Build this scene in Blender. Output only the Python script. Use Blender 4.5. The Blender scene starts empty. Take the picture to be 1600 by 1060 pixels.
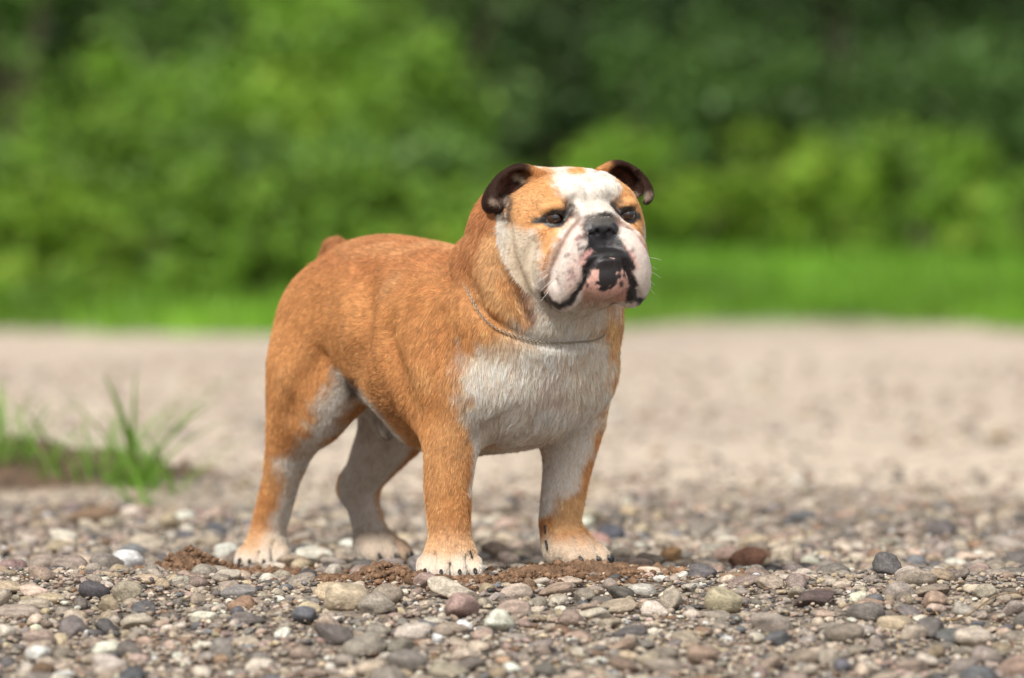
import bpy, math, random
import numpy as np
from mathutils import Vector, Matrix, noise as mnoise
from mathutils.kdtree import KDTree

R = math.radians
rng = np.random.default_rng(7)
random.seed(7)
scene = bpy.context.scene
col = scene.collection

# ------------------------------------------------------------------ camera
FPX, W0, H0 = 7020.0, 1600, 1060          # focal length in photo pixels
CAMH, HORIZON = 0.40, 370.0               # metres above the gravel, horizon row
cam_d = bpy.data.cameras.new('camera')
cam = bpy.data.objects.new('camera', cam_d)
col.objects.link(cam)
cam_d.sensor_fit = 'HORIZONTAL'
cam_d.sensor_width = 36.0
cam_d.lens = FPX / W0 * 36.0
cam_d.clip_start, cam_d.clip_end = 0.1, 2000.0
cam.location = (0, 0, CAMH)
cam.rotation_euler = (R(90) - math.atan((530 - HORIZON) / FPX), 0, 0)
cam_d.dof.use_dof = True
cam_d.dof.focus_distance = 5.15
cam_d.dof.aperture_fstop = cam_d.lens / 45.0   # 45 mm entrance pupil
cam_d.dof.aperture_blades = 0
scene.camera = cam

# ------------------------------------------------------------------ sky and sun
world = bpy.data.worlds.new('World')
scene.world = world
world.use_nodes = True
wn = world.node_tree.nodes
wl = world.node_tree.links
SUN_EL, SUN_AZ = R(43), R(-32)            # bright hazy cloud, light from above and behind the left shoulder
sky = wn.new('ShaderNodeTexSky')
sky.sky_type = 'NISHITA'
sky.sun_disc = False
sky.sun_elevation = SUN_EL
sky.sun_rotation = R(180) + SUN_AZ
sky.air_density, sky.dust_density, sky.ozone_density = 1.0, 3.0, 1.0
hs = wn.new('ShaderNodeHueSaturation')
hs.inputs['Saturation'].default_value = 0.15   # light veil of cloud
wl.new(sky.outputs[0], hs.inputs['Color'])
wl.new(hs.outputs[0], wn['Background'].inputs['Color'])
wn['Background'].inputs['Strength'].default_value = 0.085
sun_d = bpy.data.lights.new('sun', 'SUN')
sun = bpy.data.objects.new('sun', sun_d)
col.objects.link(sun)
sun_d.energy = 3.4
sun_d.angle = R(10)
sun_d.color = (1.0, 0.95, 0.875)
# the sun stands at azimuth SUN_AZ left of straight behind the camera
sd = Vector((math.sin(SUN_AZ) * math.cos(SUN_EL), -math.cos(SUN_AZ) * math.cos(SUN_EL), math.sin(SUN_EL)))
sun.rotation_euler = sd.to_track_quat('Z', 'Y').to_euler()
vs = scene.view_settings
vs.view_transform, vs.look, vs.gamma, vs.exposure = 'Standard', 'None', 1.0, 0.46
vs.use_curve_mapping = False
scene.cycles.use_denoising = True
scene.cycles.max_bounces = 6
scene.cycles.diffuse_bounces = 4
scene.cycles.transparent_max_bounces = 8


# ------------------------------------------------------------------ helpers
def tag(o, label=None, cat=None, group=None, kind=None):
    for k, v in (('label', label), ('category', cat), ('group', group), ('kind', kind)):
        if v:
            o[k] = v
    return o


def link(o, parent=None):
    col.objects.link(o)
    if parent is not None:
        o.parent = parent
    return o


def empty(name, loc=(0, 0, 0), rz=0.0):
    o = bpy.data.objects.new(name, None)
    o.empty_display_size = 0.1
    o.location = loc
    o.rotation_euler = (0, 0, rz)
    return link(o)


def mesh_np(name, V, F, smooth=True, colors=None, uvs=None):
    """mesh from numpy arrays; F is (n,3) or (n,4)"""
    me = bpy.data.meshes.new(name)
    V = np.asarray(V, np.float32)
    F = np.asarray(F, np.int32)
    n = F.shape[1]
    me.vertices.add(len(V))
    me.vertices.foreach_set('co', V.ravel())
    me.loops.add(F.size)
    me.loops.foreach_set('vertex_index', F.ravel())
    me.polygons.add(len(F))
    me.polygons.foreach_set('loop_start', np.arange(0, F.size, n, dtype=np.int32))
    me.polygons.foreach_set('loop_total', np.full(len(F), n, np.int32))
    me.polygons.foreach_set('use_smooth', np.full(len(F), smooth))
    me.update(calc_edges=True)
    if colors is not None:
        a = me.color_attributes.new('col', 'FLOAT_COLOR', 'POINT')
        c = np.ones((len(V), 4), np.float32)
        c[:, :colors.shape[1]] = colors
        a.data.foreach_set('color', c.ravel())
    return me


def obj(name, me, mat=None, parent=None):
    o = bpy.data.objects.new(name, me)
    if mat is not None:
        me.materials.append(mat)
    return link(o, parent)


class NT:
    """tiny node-tree helper"""
    def __init__(self, name):
        self.m = bpy.data.materials.new(name)
        self.m.use_nodes = True
        self.t = self.m.node_tree
        self.b = self.t.nodes['Principled BSDF']

    def n(self, typ, **kw):
        nd = self.t.nodes.new('ShaderNode' + typ)
        for k, v in kw.items():
            if k.startswith('i_'):
                key = k[2:]
                key = int(key) if key.isdigit() else key.replace('_', ' ')
                nd.inputs[key].default_value = v
            else:
                setattr(nd, k, v)
        return nd

    def l(self, a, b):
        self.t.links.new(a, b)
        return b.node

    def set(self, **kw):
        for k, v in kw.items():
            self.b.inputs[k.replace('_', ' ')].default_value = v
        return self


def rnd_noise3(P, scale, seed=0.0, oct=1):
    """cheap smooth value noise on numpy points, about -1..1"""
    out = np.zeros(len(P))
    amp, tot = 1.0, 0.0
    for o in range(oct):
        Q = P * (scale * 2 ** o) + seed * 17.31 + o * 5.7
        I = np.floor(Q).astype(np.int64)
        Fr = Q - I
        Fr = Fr * Fr * (3 - 2 * Fr)
        acc = np.zeros(len(P))
        for dx in (0, 1):
            for dy in (0, 1):
                for dz in (0, 1):
                    h = (I[:, 0] + dx) * 374761393 + (I[:, 1] + dy) * 668265263 + (I[:, 2] + dz) * 2147483647 + int(seed * 1013)
                    h = (h ^ (h >> 13)) * 1274126177
                    h = (h ^ (h >> 16)) & 0xffff
                    w = (Fr[:, 0] if dx else 1 - Fr[:, 0]) * (Fr[:, 1] if dy else 1 - Fr[:, 1]) * (Fr[:, 2] if dz else 1 - Fr[:, 2])
                    acc += w * (h / 32767.5 - 1)
        out += amp * acc
        tot += amp
        amp *= 0.5
    return out / tot


def sstep(a, b, x):
    t = np.clip((x - a) / (b - a), 0, 1)
    return t * t * (3 - 2 * t)


def project(P):
    """world points -> photo pixels (for working out where things stand)"""
    P = np.asarray(P, float)
    ang = math.atan((530 - HORIZON) / FPX)
    y, z = P[..., 1], P[..., 2] - CAMH
    d = y * math.cos(ang) - z * math.sin(ang)
    u = y * math.sin(ang) + z * math.cos(ang)
    return np.stack([800 + FPX * P[..., 0] / d, 530 - FPX * u / d], -1)


def ray(px, py):
    ang = math.atan((530 - HORIZON) / FPX)
    u = (530 - py) / FPX
    d = Vector(((px - 800) / FPX, math.cos(ang) + u * math.sin(ang), u * math.cos(ang) - math.sin(ang)))
    return Vector((0, 0, CAMH)), d.normalized()
# ------------------------------------------------------------------ the dog: one implicit surface, meshed once
TH = R(33)                                   # the body points 33 degrees right of straight at the camera
DOG_C = np.array([-0.0025, 5.30, 0.0])
DOG_RZ = -(math.pi / 2 - TH)
U_, L_ = np.array([math.sin(TH), -math.cos(TH), 0]), np.array([math.cos(TH), math.sin(TH), 0])


def dog2world(P):
    P = np.asarray(P, float)
    return DOG_C + P[..., :1] * U_ + P[..., 1:2] * L_ + P[..., 2:3] * np.array([0, 0, 1.0])


def world2dog(P):
    Q = np.asarray(P, float) - DOG_C
    return np.stack([Q @ U_, Q @ L_, Q[..., 2]], -1)


# head frame: x to the nose, y to the dog's left, z up; origin between the ear bases at eye level
HEAD_O = np.array([0.128, -0.002, 0.424])
_yaw, _roll = R(-11), R(2.5)
_cz, _sz, _cx, _sx = math.cos(_yaw), math.sin(_yaw), math.cos(_roll), math.sin(_roll)
HEAD_M = np.array([[_cz, -_sz, 0], [_sz, _cz, 0], [0, 0, 1]]) @ np.array([[1, 0, 0], [0, _cx, -_sx], [0, _sx, _cx]])


def head(p):
    return HEAD_O + HEAD_M @ np.asarray(p, float)


def euler(rx=0, ry=0, rz=0):
    return np.array(Matrix.Rotation(R(rz), 3, 'Z') @ Matrix.Rotation(R(ry), 3, 'Y') @ Matrix.Rotation(R(rx), 3, 'X'))


PRIMS = []     # (kind, data, op, k, flow, tagname)


def add_prim(*a):
    PRIMS.append(a)
    blend(*a[:4])


def ell(c, r, rot=None, k=.03, op='add', flow=None, name='', hd=False):
    M = np.eye(3) if rot is None else euler(*rot)
    if hd:
        c, M = head(c), HEAD_M @ M
        if flow is not None:
            flow = HEAD_M @ np.asarray(flow, float)
    add_prim('ell', (np.asarray(c, float), np.asarray(r, float), M), op, k, flow, name)


def cone(pts, radii, k=.02, op='add', flow=None, name='', hd=False):
    pts = [head(p) if hd else np.asarray(p, float) for p in pts]
    if hd and flow is not None:
        flow = HEAD_M @ np.asarray(flow, float)
    if np.isscalar(radii):
        radii = [radii] * len(pts)
    add_prim('cone', (pts, list(radii)), op, k, flow, name)


def cloud(pts, rad, k=.004, op='add', flow=None, name='', hd=False):
    pts = np.array([head(p) for p in pts]) if hd else np.asarray(pts, float)
    add_prim('cloud', (pts, rad), op, k, flow, name)


def spline(pts, n=8):
    """Catmull-Rom through the points"""
    P = np.asarray(pts, float)
    P = np.vstack([2 * P[0] - P[1], P, 2 * P[-1] - P[-2]])
    out = []
    for i in range(1, len(P) - 2):
        for j in range(n):
            t = j / n
            a, b, c, d = P[i - 1], P[i], P[i + 1], P[i + 2]
            out.append(.5 * ((2 * b) + (c - a) * t + (2 * a - 5 * b + 4 * c - d) * t * t + (3 * b - a - 3 * c + d) * t ** 3))
    out.append(P[-2])
    return np.array(out)


def prim_d(kind, data, P):
    if kind == 'ell':
        c, r, M = data
        t = P.dtype
        q = (P - c.astype(t)) @ (M / r).astype(t)
        a = np.sqrt(np.einsum('...i,...i', q, q))
        q /= r.astype(t)
        b = np.sqrt(np.einsum('...i,...i', q, q))
        return a * (a - 1) / np.maximum(b, 1e-9)
    if kind == 'cone':
        pts, rad = data
        best = None
        for i in range(len(pts) - 1):
            a, b = pts[i].astype(P.dtype), pts[i + 1].astype(P.dtype)
            ab = b - a
            q = P - a
            l2 = max(float(ab @ ab), 1e-12)
            t = q @ ab
            d2 = np.einsum('...i,...i', q, q)
            tc_ = np.clip(t / l2, 0, 1)
            d = np.sqrt(np.maximum(d2 - 2 * tc_ * t + tc_ * tc_ * l2, 0)) - (rad[i] + (rad[i + 1] - rad[i]) * tc_)
            best = d if best is None else np.minimum(best, d)
        return best
    pts, rad = data
    shp = P.shape[:-1]
    Q = P.reshape(-1, 3)
    out = np.empty(len(Q))
    pp = (pts ** 2).sum(1)
    for i in range(0, len(Q), 20000):
        q = Q[i:i + 20000]
        d2 = (q ** 2).sum(1)[:, None] + pp[None] - 2 * q @ pts.T
        out[i:i + 20000] = np.sqrt(np.maximum(d2.min(1), 0))
    return out.reshape(shp) - rad


def prim_box(kind, data, m):
    if kind == 'ell':
        c, r, M = data
        e = np.sqrt(((M * r) ** 2).sum(1))
        return c - e - m, c + e + m
    if kind == 'cone':
        pts, rad = data
        a = np.min([p - r for p, r in zip(pts, rad)], 0)
        b = np.max([p + r for p, r in zip(pts, rad)], 0)
        return a - m, b + m
    return data[0].min(0) - data[1] - m, data[0].max(0) + data[1] + m


# the distance field lives on a grid; every shape is blended in as it is declared
VOX = .0025
G0 = np.array([-.50, -.17, -.03])
G1 = np.array([.26, .17, .51])
NX, NY, NZ = np.ceil((G1 - G0) / VOX).astype(int)
D = np.full((NX, NY, NZ), .05, np.float32)
ax = [G0[i] + VOX * np.arange(n) for i, n in enumerate((NX, NY, NZ))]


def blend(kind, data, op, k):
    a, b = prim_box(kind, data, 1.7 * max(k, .004) + .018 if op == 'add' else k + .004)
    i0 = np.clip(np.floor((a - G0) / VOX).astype(int), 0, [NX, NY, NZ])
    i1 = np.clip(np.ceil((b - G0) / VOX).astype(int), 0, [NX, NY, NZ])
    if (i1 <= i0).any():
        return
    sl = tuple(slice(p, q) for p, q in zip(i0, i1))
    P = np.stack(np.meshgrid(ax[0][sl[0]], ax[1][sl[1]], ax[2][sl[2]], indexing='ij'), -1).astype(np.float32)
    d = prim_d(kind, data, P)
    o = D[sl]
    if op == 'add':
        h = np.maximum(k - np.abs(o - d), 0) / k
        D[sl] = np.minimum(o, d) - h * h * k * .25
    else:
        d = -d
        h = np.maximum(k - np.abs(o - d), 0) / k
        D[sl] = np.maximum(o, d) + h * h * k * .25


def grid_d(P):
    """trilinear distance"""
    q = (np.asarray(P) - G0) / VOX
    q = np.clip(q, 0, np.array(D.shape) - 1.001)
    i = q.astype(int)
    f = q - i
    out = 0
    for x in (0, 1):
        for y in (0, 1):
            for z in (0, 1):
                w = (f[..., 0] if x else 1 - f[..., 0]) * (f[..., 1] if y else 1 - f[..., 1]) * (f[..., 2] if z else 1 - f[..., 2])
                out = out + w * D[i[..., 0] + x, i[..., 1] + y, i[..., 2] + z]
    return out


def grid_n(P):
    e = VOX
    g = np.stack([grid_d(P + np.eye(3)[i] * e) - grid_d(P - np.eye(3)[i] * e) for i in range(3)], -1)
    return g / np.maximum(np.linalg.norm(g, axis=-1, keepdims=True), 1e-9)


def surf(px, py):
    """where the line of sight through a photo pixel meets the dog, in dog coordinates"""
    o, d = ray(px, py)
    o, d = np.array(o), np.array(d)
    t = 4.85
    for _ in range(160):
        p = world2dog(o + d * t)
        v = float(grid_d(p))
        if v < .0004:
            return p
        t += max(v * .7, .0006)
        if t > 6.0:
            break
    raise ValueError('pixel %s %s misses the dog' % (px, py))


def to_head(p):
    return HEAD_M.T @ (np.asarray(p) - HEAD_O)


def stroke(pix, radii, k, op='sub', depth=0.0, name='', mirror=False, flow=None, n=5):
    """a crease or ridge drawn through photo pixels on the surface; mirror repeats it on the other half of the head"""
    pts = []
    for q in pix:
        p = surf(*q[:2])
        pts.append(p - grid_n(p[None])[0] * depth)
    sets = [spline(pts, n)]
    if mirror:
        sets.append(np.array([head(to_head(p) * np.array([1, -1, 1])) for p in sets[0]]))
    for c in sets:
        rr = radii if np.isscalar(radii) else list(np.interp(np.linspace(0, 1, len(c)), np.linspace(0, 1, len(radii)), radii))
        cone(c, rr, k=k, op=op, name=name, flow=flow)


FLOW_BODY = (-1, 0, -.35)
DOWN = (-.1, 0, -1)
RS = -1   # the dog's right is the side the camera sees
# ---- trunk
ell((-.10, 0, .268), (.165, .134, .117), k=.02, flow=(-1, 0, -.35), name='rib')
ell((-.24, 0, .302), (.130, .104, .096), k=.05, flow=(-1, 0, -.3), name='loin')
ell((-.318, 0, .297), (.098, .090, .092), k=.05, flow=(-.8, 0, -.6), name='pelvis')
ell((.005, 0, .266), (.103, .120, .104), k=.05, flow=(-.3, 0, -1), name='chest')
cone([(.0, 0, .295), (.085, -.003, .380)], [.090, .080], k=.05, flow=(-.7, 0, -.7), name='neck')
ell((.05, -.005, .30), (.065, .080, .083), k=.04, flow=(-.1, 0, -1), name='throat')
for s in (-1, 1):
    # shoulder blade, upper arm, breast muscles
    ell((-.005, (.090 if s < 0 else .078) * s, .265), (.060, .045, .098), rot=(s * 8, 12, 0), k=.035, flow=(-.6, 0, -.8), name='shoulder')
    ell((.055, (.05 if s < 0 else .044) * s, .238), (.045, .055, .055), k=.035, flow=(-.1, s * .3, -1), name='breast')
# brisket between the forelegs
ell((.0, 0, .192), (.075, .06, .036), k=.03, flow=(-.4, 0, -1), name='brisket')
ell((-.12, 0, .175), (.08, .06, .03), k=.04, flow=(-1, 0, -.2), name='belly')
# ---- right foreleg (near)
cone([(.010, -.086, .235), (.014, -.090, .17), (.010, -.093, .11), (.012, -.092, .055), (.016, -.092, .03)],
     [.040, .032, .0275, .0240, .026], k=.03, flow=(-.15, 0, -1), name='leg_rf')
# ---- left foreleg (elbow out, foot turned out)
cone([(-.02, .100, .235), (-.022, .106, .18), (-.018, .092, .115), (-.014, .080, .06), (-.008, .082, .035)],
     [.047, .037, .0275, .0245, .026], k=.03, flow=(-.15, 0, -1), name='leg_lf')
# ---- right hind
ell((-.340, -.066, .245), (.072, .044, .098), rot=(0, -4, 0), k=.04, flow=(-.35, 0, -1), name='thigh_r')
cone([(-.340, -.068, .22), (-.378, -.076, .155), (-.408, -.076, .095), (-.440, -.075, .035), (-.446, -.075, .01)],
     [.050, .0315, .0225, .0215, .024], k=.042, flow=(-.25, 0, -1), name='leg_rh')
# ---- left hind
ell((-.34, .070, .245), (.078, .045, .095), rot=(0, -5, 0), k=.04, flow=(-.35, 0, -1), name='thigh_l')
cone([(-.345, .068, .22), (-.365, .060, .155), (-.430, .056, .092), (-.455, .055, .078)], [.055, .042, .024, .017], k=.03, flow=(-.25, 0, -1), name='leg_lh')
cone([(-.444, .056, .085), (-.420, .059, .035), (-.412, .060, .01)], [.019, .020, .022], k=.02, flow=(-.25, 0, -1), name='leg_lh')


# ---- paws
CLAWS = []
CUTS = []


def paw(c, ang, zg, w, name):
    ca, sa = math.cos(R(ang)), math.sin(R(ang))

    def loc(x, y, z):
        return (c[0] + x * ca - y * sa, c[1] + x * sa + y * ca, zg + z)
    ell(loc(.004, 0, .020), (.030, w * .95, .021), rot=(0, 0, ang), k=.018, flow=(.5, 0, -.6), name=name)
    for yb in (-.0175, 0.0, .0175):
        yb *= w / .030
        CUTS.append(([loc(.006, yb * .75, .040), loc(.026, yb * .95, .029), loc(.037, yb * 1.03, .014), loc(.040, yb * 1.05, .0)], [.0008, .0022, .0026, .0026]))
    for y, x, r in ((-.026, .016, .0105), (-.0095, .027, .0118), (.0095, .027, .0118), (.026, .016, .0105)):
        y *= w / .030
        yo = y * .55
        cone([loc(x - .022, yo, .026), loc(x - .002, y, .019), loc(x + .008, y * 1.04, .0115)], [r * .95, r * 1.02, r * .92], k=.0030, flow=(ca, sa, -.5), name=name)
        CLAWS.append((np.array(loc(x + .0135, y * 1.05, .0125)), np.array([ca, sa, 0]) * .85 + np.array([-sa, ca, 0]) * y * 4, .0125))


paw((.014, -.094), -30, .0, .0315, 'paw_rf')
paw((.003, .086), 20, .007, .0325, 'paw_lf')
paw((-.436, -.081), -45, -.016, .027, 'paw_rh')
paw((-.398, .060), 8, -.012, .028, 'paw_lh')
for c_, r_ in CUTS:
    cone(c_, r_, k=.003, op='sub', name='toe')
for q_, dv, ln_ in (((852, 826), (.3, -.2, -.9), .0060), ((854, 850), (.6, -.3, -.6), .0075), ((735, 866), (.4, .2, -.8), .0055)):
    CLAWS.append((surf(*q_), np.array(dv), ln_))
# ---- tail: short, set low behind the croup
cone(spline([(-.395, .014, .362), (-.428, .018, .386), (-.456, .022, .376), (-.470, .022, .346), (-.472, .022, .308)], 3),
     list(np.interp(np.linspace(0, 1, 13), [0, .4, 1], [.015, .012, .006])), k=.012, flow=(-.3, 0, -1), name='tail')
# sheath under the belly
cone([(-.335, 0, .228), (-.303, 0, .188), (-.277, -.002, .161)], [.020, .016, .010], k=.014, flow=(.5, 0, -1), name='sheath')

# ---- head
H = dict(hd=True)
ell((-.005, 0, .003), (.078, .068, .051), k=.035, flow=(-1, 0, .2), name='skull', **H)
ell((.036, 0, .016), (.036, .056, .034), k=.02, flow=(-.6, 0, 1), name='brow', **H)
for s in (-1, 1):
    ell((.012, .047 * s, -.028), (.052, .036, .058), rot=(-s * 6, 0, 0), k=.02, flow=(-1, s * .3, -.5), name='cheek', **H)
ell((.035, 0, -.070), (.050, .055, .040), k=.03, flow=(-.4, 0, -1), name='jaw', **H)
ell((.060, 0, -.030), (.036, .048, .038), k=.015, flow=(-.3, 0, -1), name='muzzle', **H)
for s in (-1, 1):
    ell((.080, .0355 * s, -.056), (.031, .0280, .048), rot=(s * 10, 6, s * 14), k=.010, flow=(-.2, s * .6, -1), name='muzzle', **H)
    ell((.070, .042 * s, -.080), (.022, .017, .026), rot=(s * 6, 0, 0), k=.012, flow=(-.2, s * .4, -1), name='muzzle', **H)
    # brow pads over the eyes
    ell((.052, .026 * s, .022), (.017, .021, .015), k=.010, flow=(-.2, s * .6, 1), name='brow', **H)
    ell((.045, .046 * s, .016), (.016, .014, .010), k=.010, flow=(-.2, s * .8, .6), name='brow', **H)
    ell((.047, .050 * s, -.022), (.020, .017, .020), k=.012, flow=(-.5, s * .6, -1), name='cheek', **H)
ell((.074, 0, -.009), (.026, .029, .020), k=.008, flow=(-.2, 0, 1), name='nosetop', **H)
ell((.092, 0, -.067), (.025, .031, .028), k=.007, flow=(-.2, 0, -1), name='chin', **H)
ell((.103, 0, -.051), (.016, .025, .010), rot=(0, -10, 0), k=.008, flow=(0, 0, -1), name='chin', **H)
# ears: a cupped leaf hung from the corner of the skull, its rim rolled out and its tip hanging
for s in (-1, 1):
    base = spline([(.012, .040, .050), (.002, .054, .040), (.000, .064, .022), (.004, .068, .004)], 10)
    rim = spline([(.014, .036, .052), (.006, .060, .060), (.000, .079, .053), (.000, .091, .041), (.006, .096, .026)], 10)
    u = np.linspace(0, 1, 40)
    bi = np.stack([np.interp(u, np.linspace(0, 1, len(base)), base[:, j]) for j in range(3)], 1)
    ri = np.stack([np.interp(u, np.linspace(0, 1, len(rim)), rim[:, j]) for j in range(3)], 1)
    pts = []
    for v in np.linspace(0, 1, 36):
        bulge = np.sin(np.pi * v) * (.010 + .016 * np.sin(np.pi * u))
        p = bi * (1 - v) + ri * v
        p[:, 0] -= bulge
        pts.append(p)
    pts = np.vstack(pts) * np.array([1, s, 1])
    cloud(pts, .0026, k=.003, flow=(-.2, s * .5, -1), name='ear', **H)
    r2 = spline([(.008, .034, .047), (.010, .058, .058), (.007, .077, .054), (.007, .090, .041), (.011, .095, .024), (.010, .093, .012)], 6) * np.array([1, s, 1])
    cone(r2, list(np.interp(np.linspace(0, 1, len(r2)), [0, .3, .75, 1], [.0042, .0027, .0028, .0020])), k=.0035, flow=(-.2, s * .5, -1), name='ear', **H)
    # the burr of the ear folds over backwards from the rim and hangs
    uu = np.linspace(.34, 1, 34)
    rr0 = spline([(.010, .058, .058), (.007, .077, .054), (.007, .090, .041), (.011, .095, .024), (.010, .093, .012)], 12)
    re = np.stack([np.interp(uu, np.linspace(0, 1, len(rr0)), rr0[:, j]) for j in range(3)], 1)
    hang = np.sin(np.pi * np.clip((uu - .34) / .66, 0, 1)) ** .7
    pts = []
    for v in np.linspace(0, 1, 18):
        p = re.copy()
        p[:, 0] += -.013 * v * hang + .004 * np.sin(np.pi * v)
        p[:, 1] += .0085 * np.sin(np.pi * .62 * v) * hang
        p[:, 2] += -.008 * v * v * hang
        pts.append(p)
    cloud(np.vstack(pts) * np.array([1, s, 1]), .0022, k=.003, flow=(-.3, s * .5, -1), name='ear', **H)
    cone([(.000, .066 * s, .014), (-.002, .075 * s, .011), (.000, .080 * s, .020)], [.005, .005, .003], k=.008, name='ear', **H)
    # the conch: a fold inside the cup
    cone(spline([(-.004, .060 * s, .036), (-.008, .072 * s, .030), (-.006, .080 * s, .018)], 4), .0025, k=.005, name='earfold', **H)
# the pad of the nose, set back above the lip
ell((.0885, 0, -.0155), (.0125, .0182, .0092), k=.005, flow=(0, 0, 1), name='nose', **H)
for s in (-1, 1):
    ell((.0955, .0120 * s, -.0160), (.0062, .0066, .0062), k=.003, name='nose', **H)
    ell((.1005, .0078 * s, -.0190), (.0062, .0030, .0037), rot=(0, 0, s * 20), k=.0015, op='sub', name='nostril', **H)
    cone(spline([(.1000, .0080 * s, -.0200), (.0985, .0130 * s, -.0212), (.0940, .0170 * s, -.0190)], 4), .0013, k=.0015, op='sub', name='nostril', **H)
cone([(.1020, 0, -.008), (.1025, 0, -.0165), (.1010, 0, -.022)], .0010, k=.002, op='sub', name='philtrum', **H)
stroke([(944, 366), (946, 376), (948, 386)], .0010, .003, name='philtrum')
# eye sockets and lids
EYE = {}
for s in (-1, 1):
    ell((.068, .0445 * s, -.0015), (.012, .0120, .0066), rot=(0, 0, s * 20), k=.004, op='sub', name='socket', **H)
    EYE[s] = np.array([.0580, .0447 * s, -.0008])
    up = spline([(.0665, .0325 * s, -.0045), (.0710, .0385 * s, .0042), (.0695, .0460 * s, .0053), (.0600, .0565 * s, -.0020)], 6)
    lo = spline([(.0665, .0325 * s, -.0045), (.0705, .0400 * s, -.0088), (.0675, .0485 * s, -.0084), (.0600, .0565 * s, -.0022)], 6)
    ell((.0616, .0465 * s, .0120), (.0112, .0165, .0062), rot=(0, 0, s * 25), k=.005, name='brow', flow=(-.2, s * .6, .6), **H)
    ell((.0610, .0460 * s, -.0150), (.0090, .0150, .0060), rot=(0, 0, s * 25), k=.005, name='cheek', flow=(-.4, s * .6, -.8), **H)
    cone(up, list(np.interp(np.linspace(0, 1, len(up)), [0, .5, 1], [.0018, .0025, .0020])), k=.004, name='lid', flow=(-.2, s * .6, 1), **H)
    cone(lo, .0019, k=.004, name='lid', flow=(-.2, s * .6, -1), **H)
# folds: round the muzzle, at the eye, over the brow, down the cheek
M_ = dict(mirror=True)
stroke([(938, 334), (915, 340), (893, 356), (878, 380), (866, 405), (857, 432), (851, 456)], [.0018, .0036, .0058, .0072, .0074, .0062, .0030], .0050, depth=.0036, name='fold', **M_)
stroke([(905, 352), (886, 382), (873, 415), (868, 450)], [.0010, .0026, .0028, .0010], .005, name='fold', **M_)
stroke([(880, 352), (870, 366), (858, 382), (846, 400)], [.0018, .0038, .0036, .0012], .006, name='fold', **M_)
stroke([(888, 325), (897, 312), (899, 300)], [.0030, .0046, .0014], .009, name='fold', **M_)
stroke([(838, 352), (850, 349), (862, 352)], [.0005, .0012, .0005], .004, name='fold', **M_)
stroke([(842, 328), (858, 320), (876, 318)], [.0004, .0010, .0004], .008, name='fold', **M_)
stroke([(880, 292), (898, 284), (918, 288), (935, 284), (952, 290)], [.0012, .0036, .0020, .0036, .0012], .007, name='fold')
stroke([(884, 275), (905, 270), (925, 273), (945, 270)], [.0010, .0030, .0018, .0010], .006, name='fold')
stroke([(918, 300), (921, 312), (926, 326)], [.0006, .0016, .0012], .011, name='fold')
# loose skin standing up in rolls on the brow and below the eyes
AD = dict(op='add', name='brow', flow=HEAD_M @ np.array([-.6, 0, 1.0]))
stroke([(884, 304), (898, 297), (911, 301)], [.0030, .0062, .0030], .010, depth=.0030, **AD)
stroke([(928, 299), (943, 295), (956, 301)], [.0030, .0062, .0030], .010, depth=.0030, **AD)
stroke([(880, 280), (900, 276), (917, 279)], [.0020, .0048, .0020], .009, depth=.0026, **AD)
stroke([(928, 277), (943, 274), (955, 278)], [.0020, .0048, .0020], .009, depth=.0026, **AD)
stroke([(848, 330), (862, 323), (878, 323)], [.0020, .0042, .0025], .008, depth=.0018, **AD, **M_)
stroke([(864, 366), (851, 392), (844, 420), (843, 448)], [.0025, .0050, .0052, .0025], .010, depth=.0024, op='add', name='cheek', flow=HEAD_M @ np.array([-.5, -.4, -1.0]), **M_)
stroke([(832, 380), (824, 410), (828, 440)], [.0010, .0026, .0010], .012, name='fold', **M_)
# mouth: a frown round the chin, drawn on the near half and mirrored
stroke([(952, 398), (938, 401), (926, 411), (916, 430), (906, 449), (894, 466), (886, 474)], [.0016, .0020, .0024, .0028, .0032, .0036, .0036], .0045, depth=.0015, name='mouth', **M_)
# loose skin: rolls of the neck
for s in (-1, 1):
    q = 1.0 if s < 0 else .84
    roll = spline([(.083, .03 * s, .462), (.080, .072 * s * q, .430), (.085, .092 * s * q, .375), (.105, .075 * s * q, .325), (.115, .035 * s, .305)], 6)
    cone(roll, list(np.interp(np.linspace(0, 1, len(roll)), [0, .3, .7, 1], [.012, .022, .022, .012])), k=.03, flow=(-.5, 0, -.9), name='roll')
    roll = spline([(.050, .03 * s, .405), (.042, .080 * s * q, .375), (.050, .098 * s * q, .330), (.085, .085 * s * q, .290), (.105, .03 * s, .275)], 6)
    cone(roll, list(np.interp(np.linspace(0, 1, len(roll)), [0, .3, .7, 1], [.012, .020, .020, .012])), k=.03, flow=(-.5, 0, -.9), name='roll')

# muscle lines: behind the shoulder, before the thigh, between neck roll and shoulder, along the ribs
stroke([(694, 400), (690, 450), (680, 520), (668, 590), (663, 650)], [.001, .004, .005, .005, .002], .040, name='crease')
stroke([(560, 430), (566, 480), (562, 530), (553, 580)], [.001, .004, .005, .003], .045, name='crease')
stroke([(752, 372), (734, 405), (730, 440), (742, 468)], [.001, .003, .004, .002], .022, name='crease')
stroke([(500, 560), (470, 600), (455, 650)], [.001, .003, .001], .030, name='crease')
stroke([(600, 520), (620, 590), (640, 650)], [.001, .003, .001], .040, name='crease')
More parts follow.
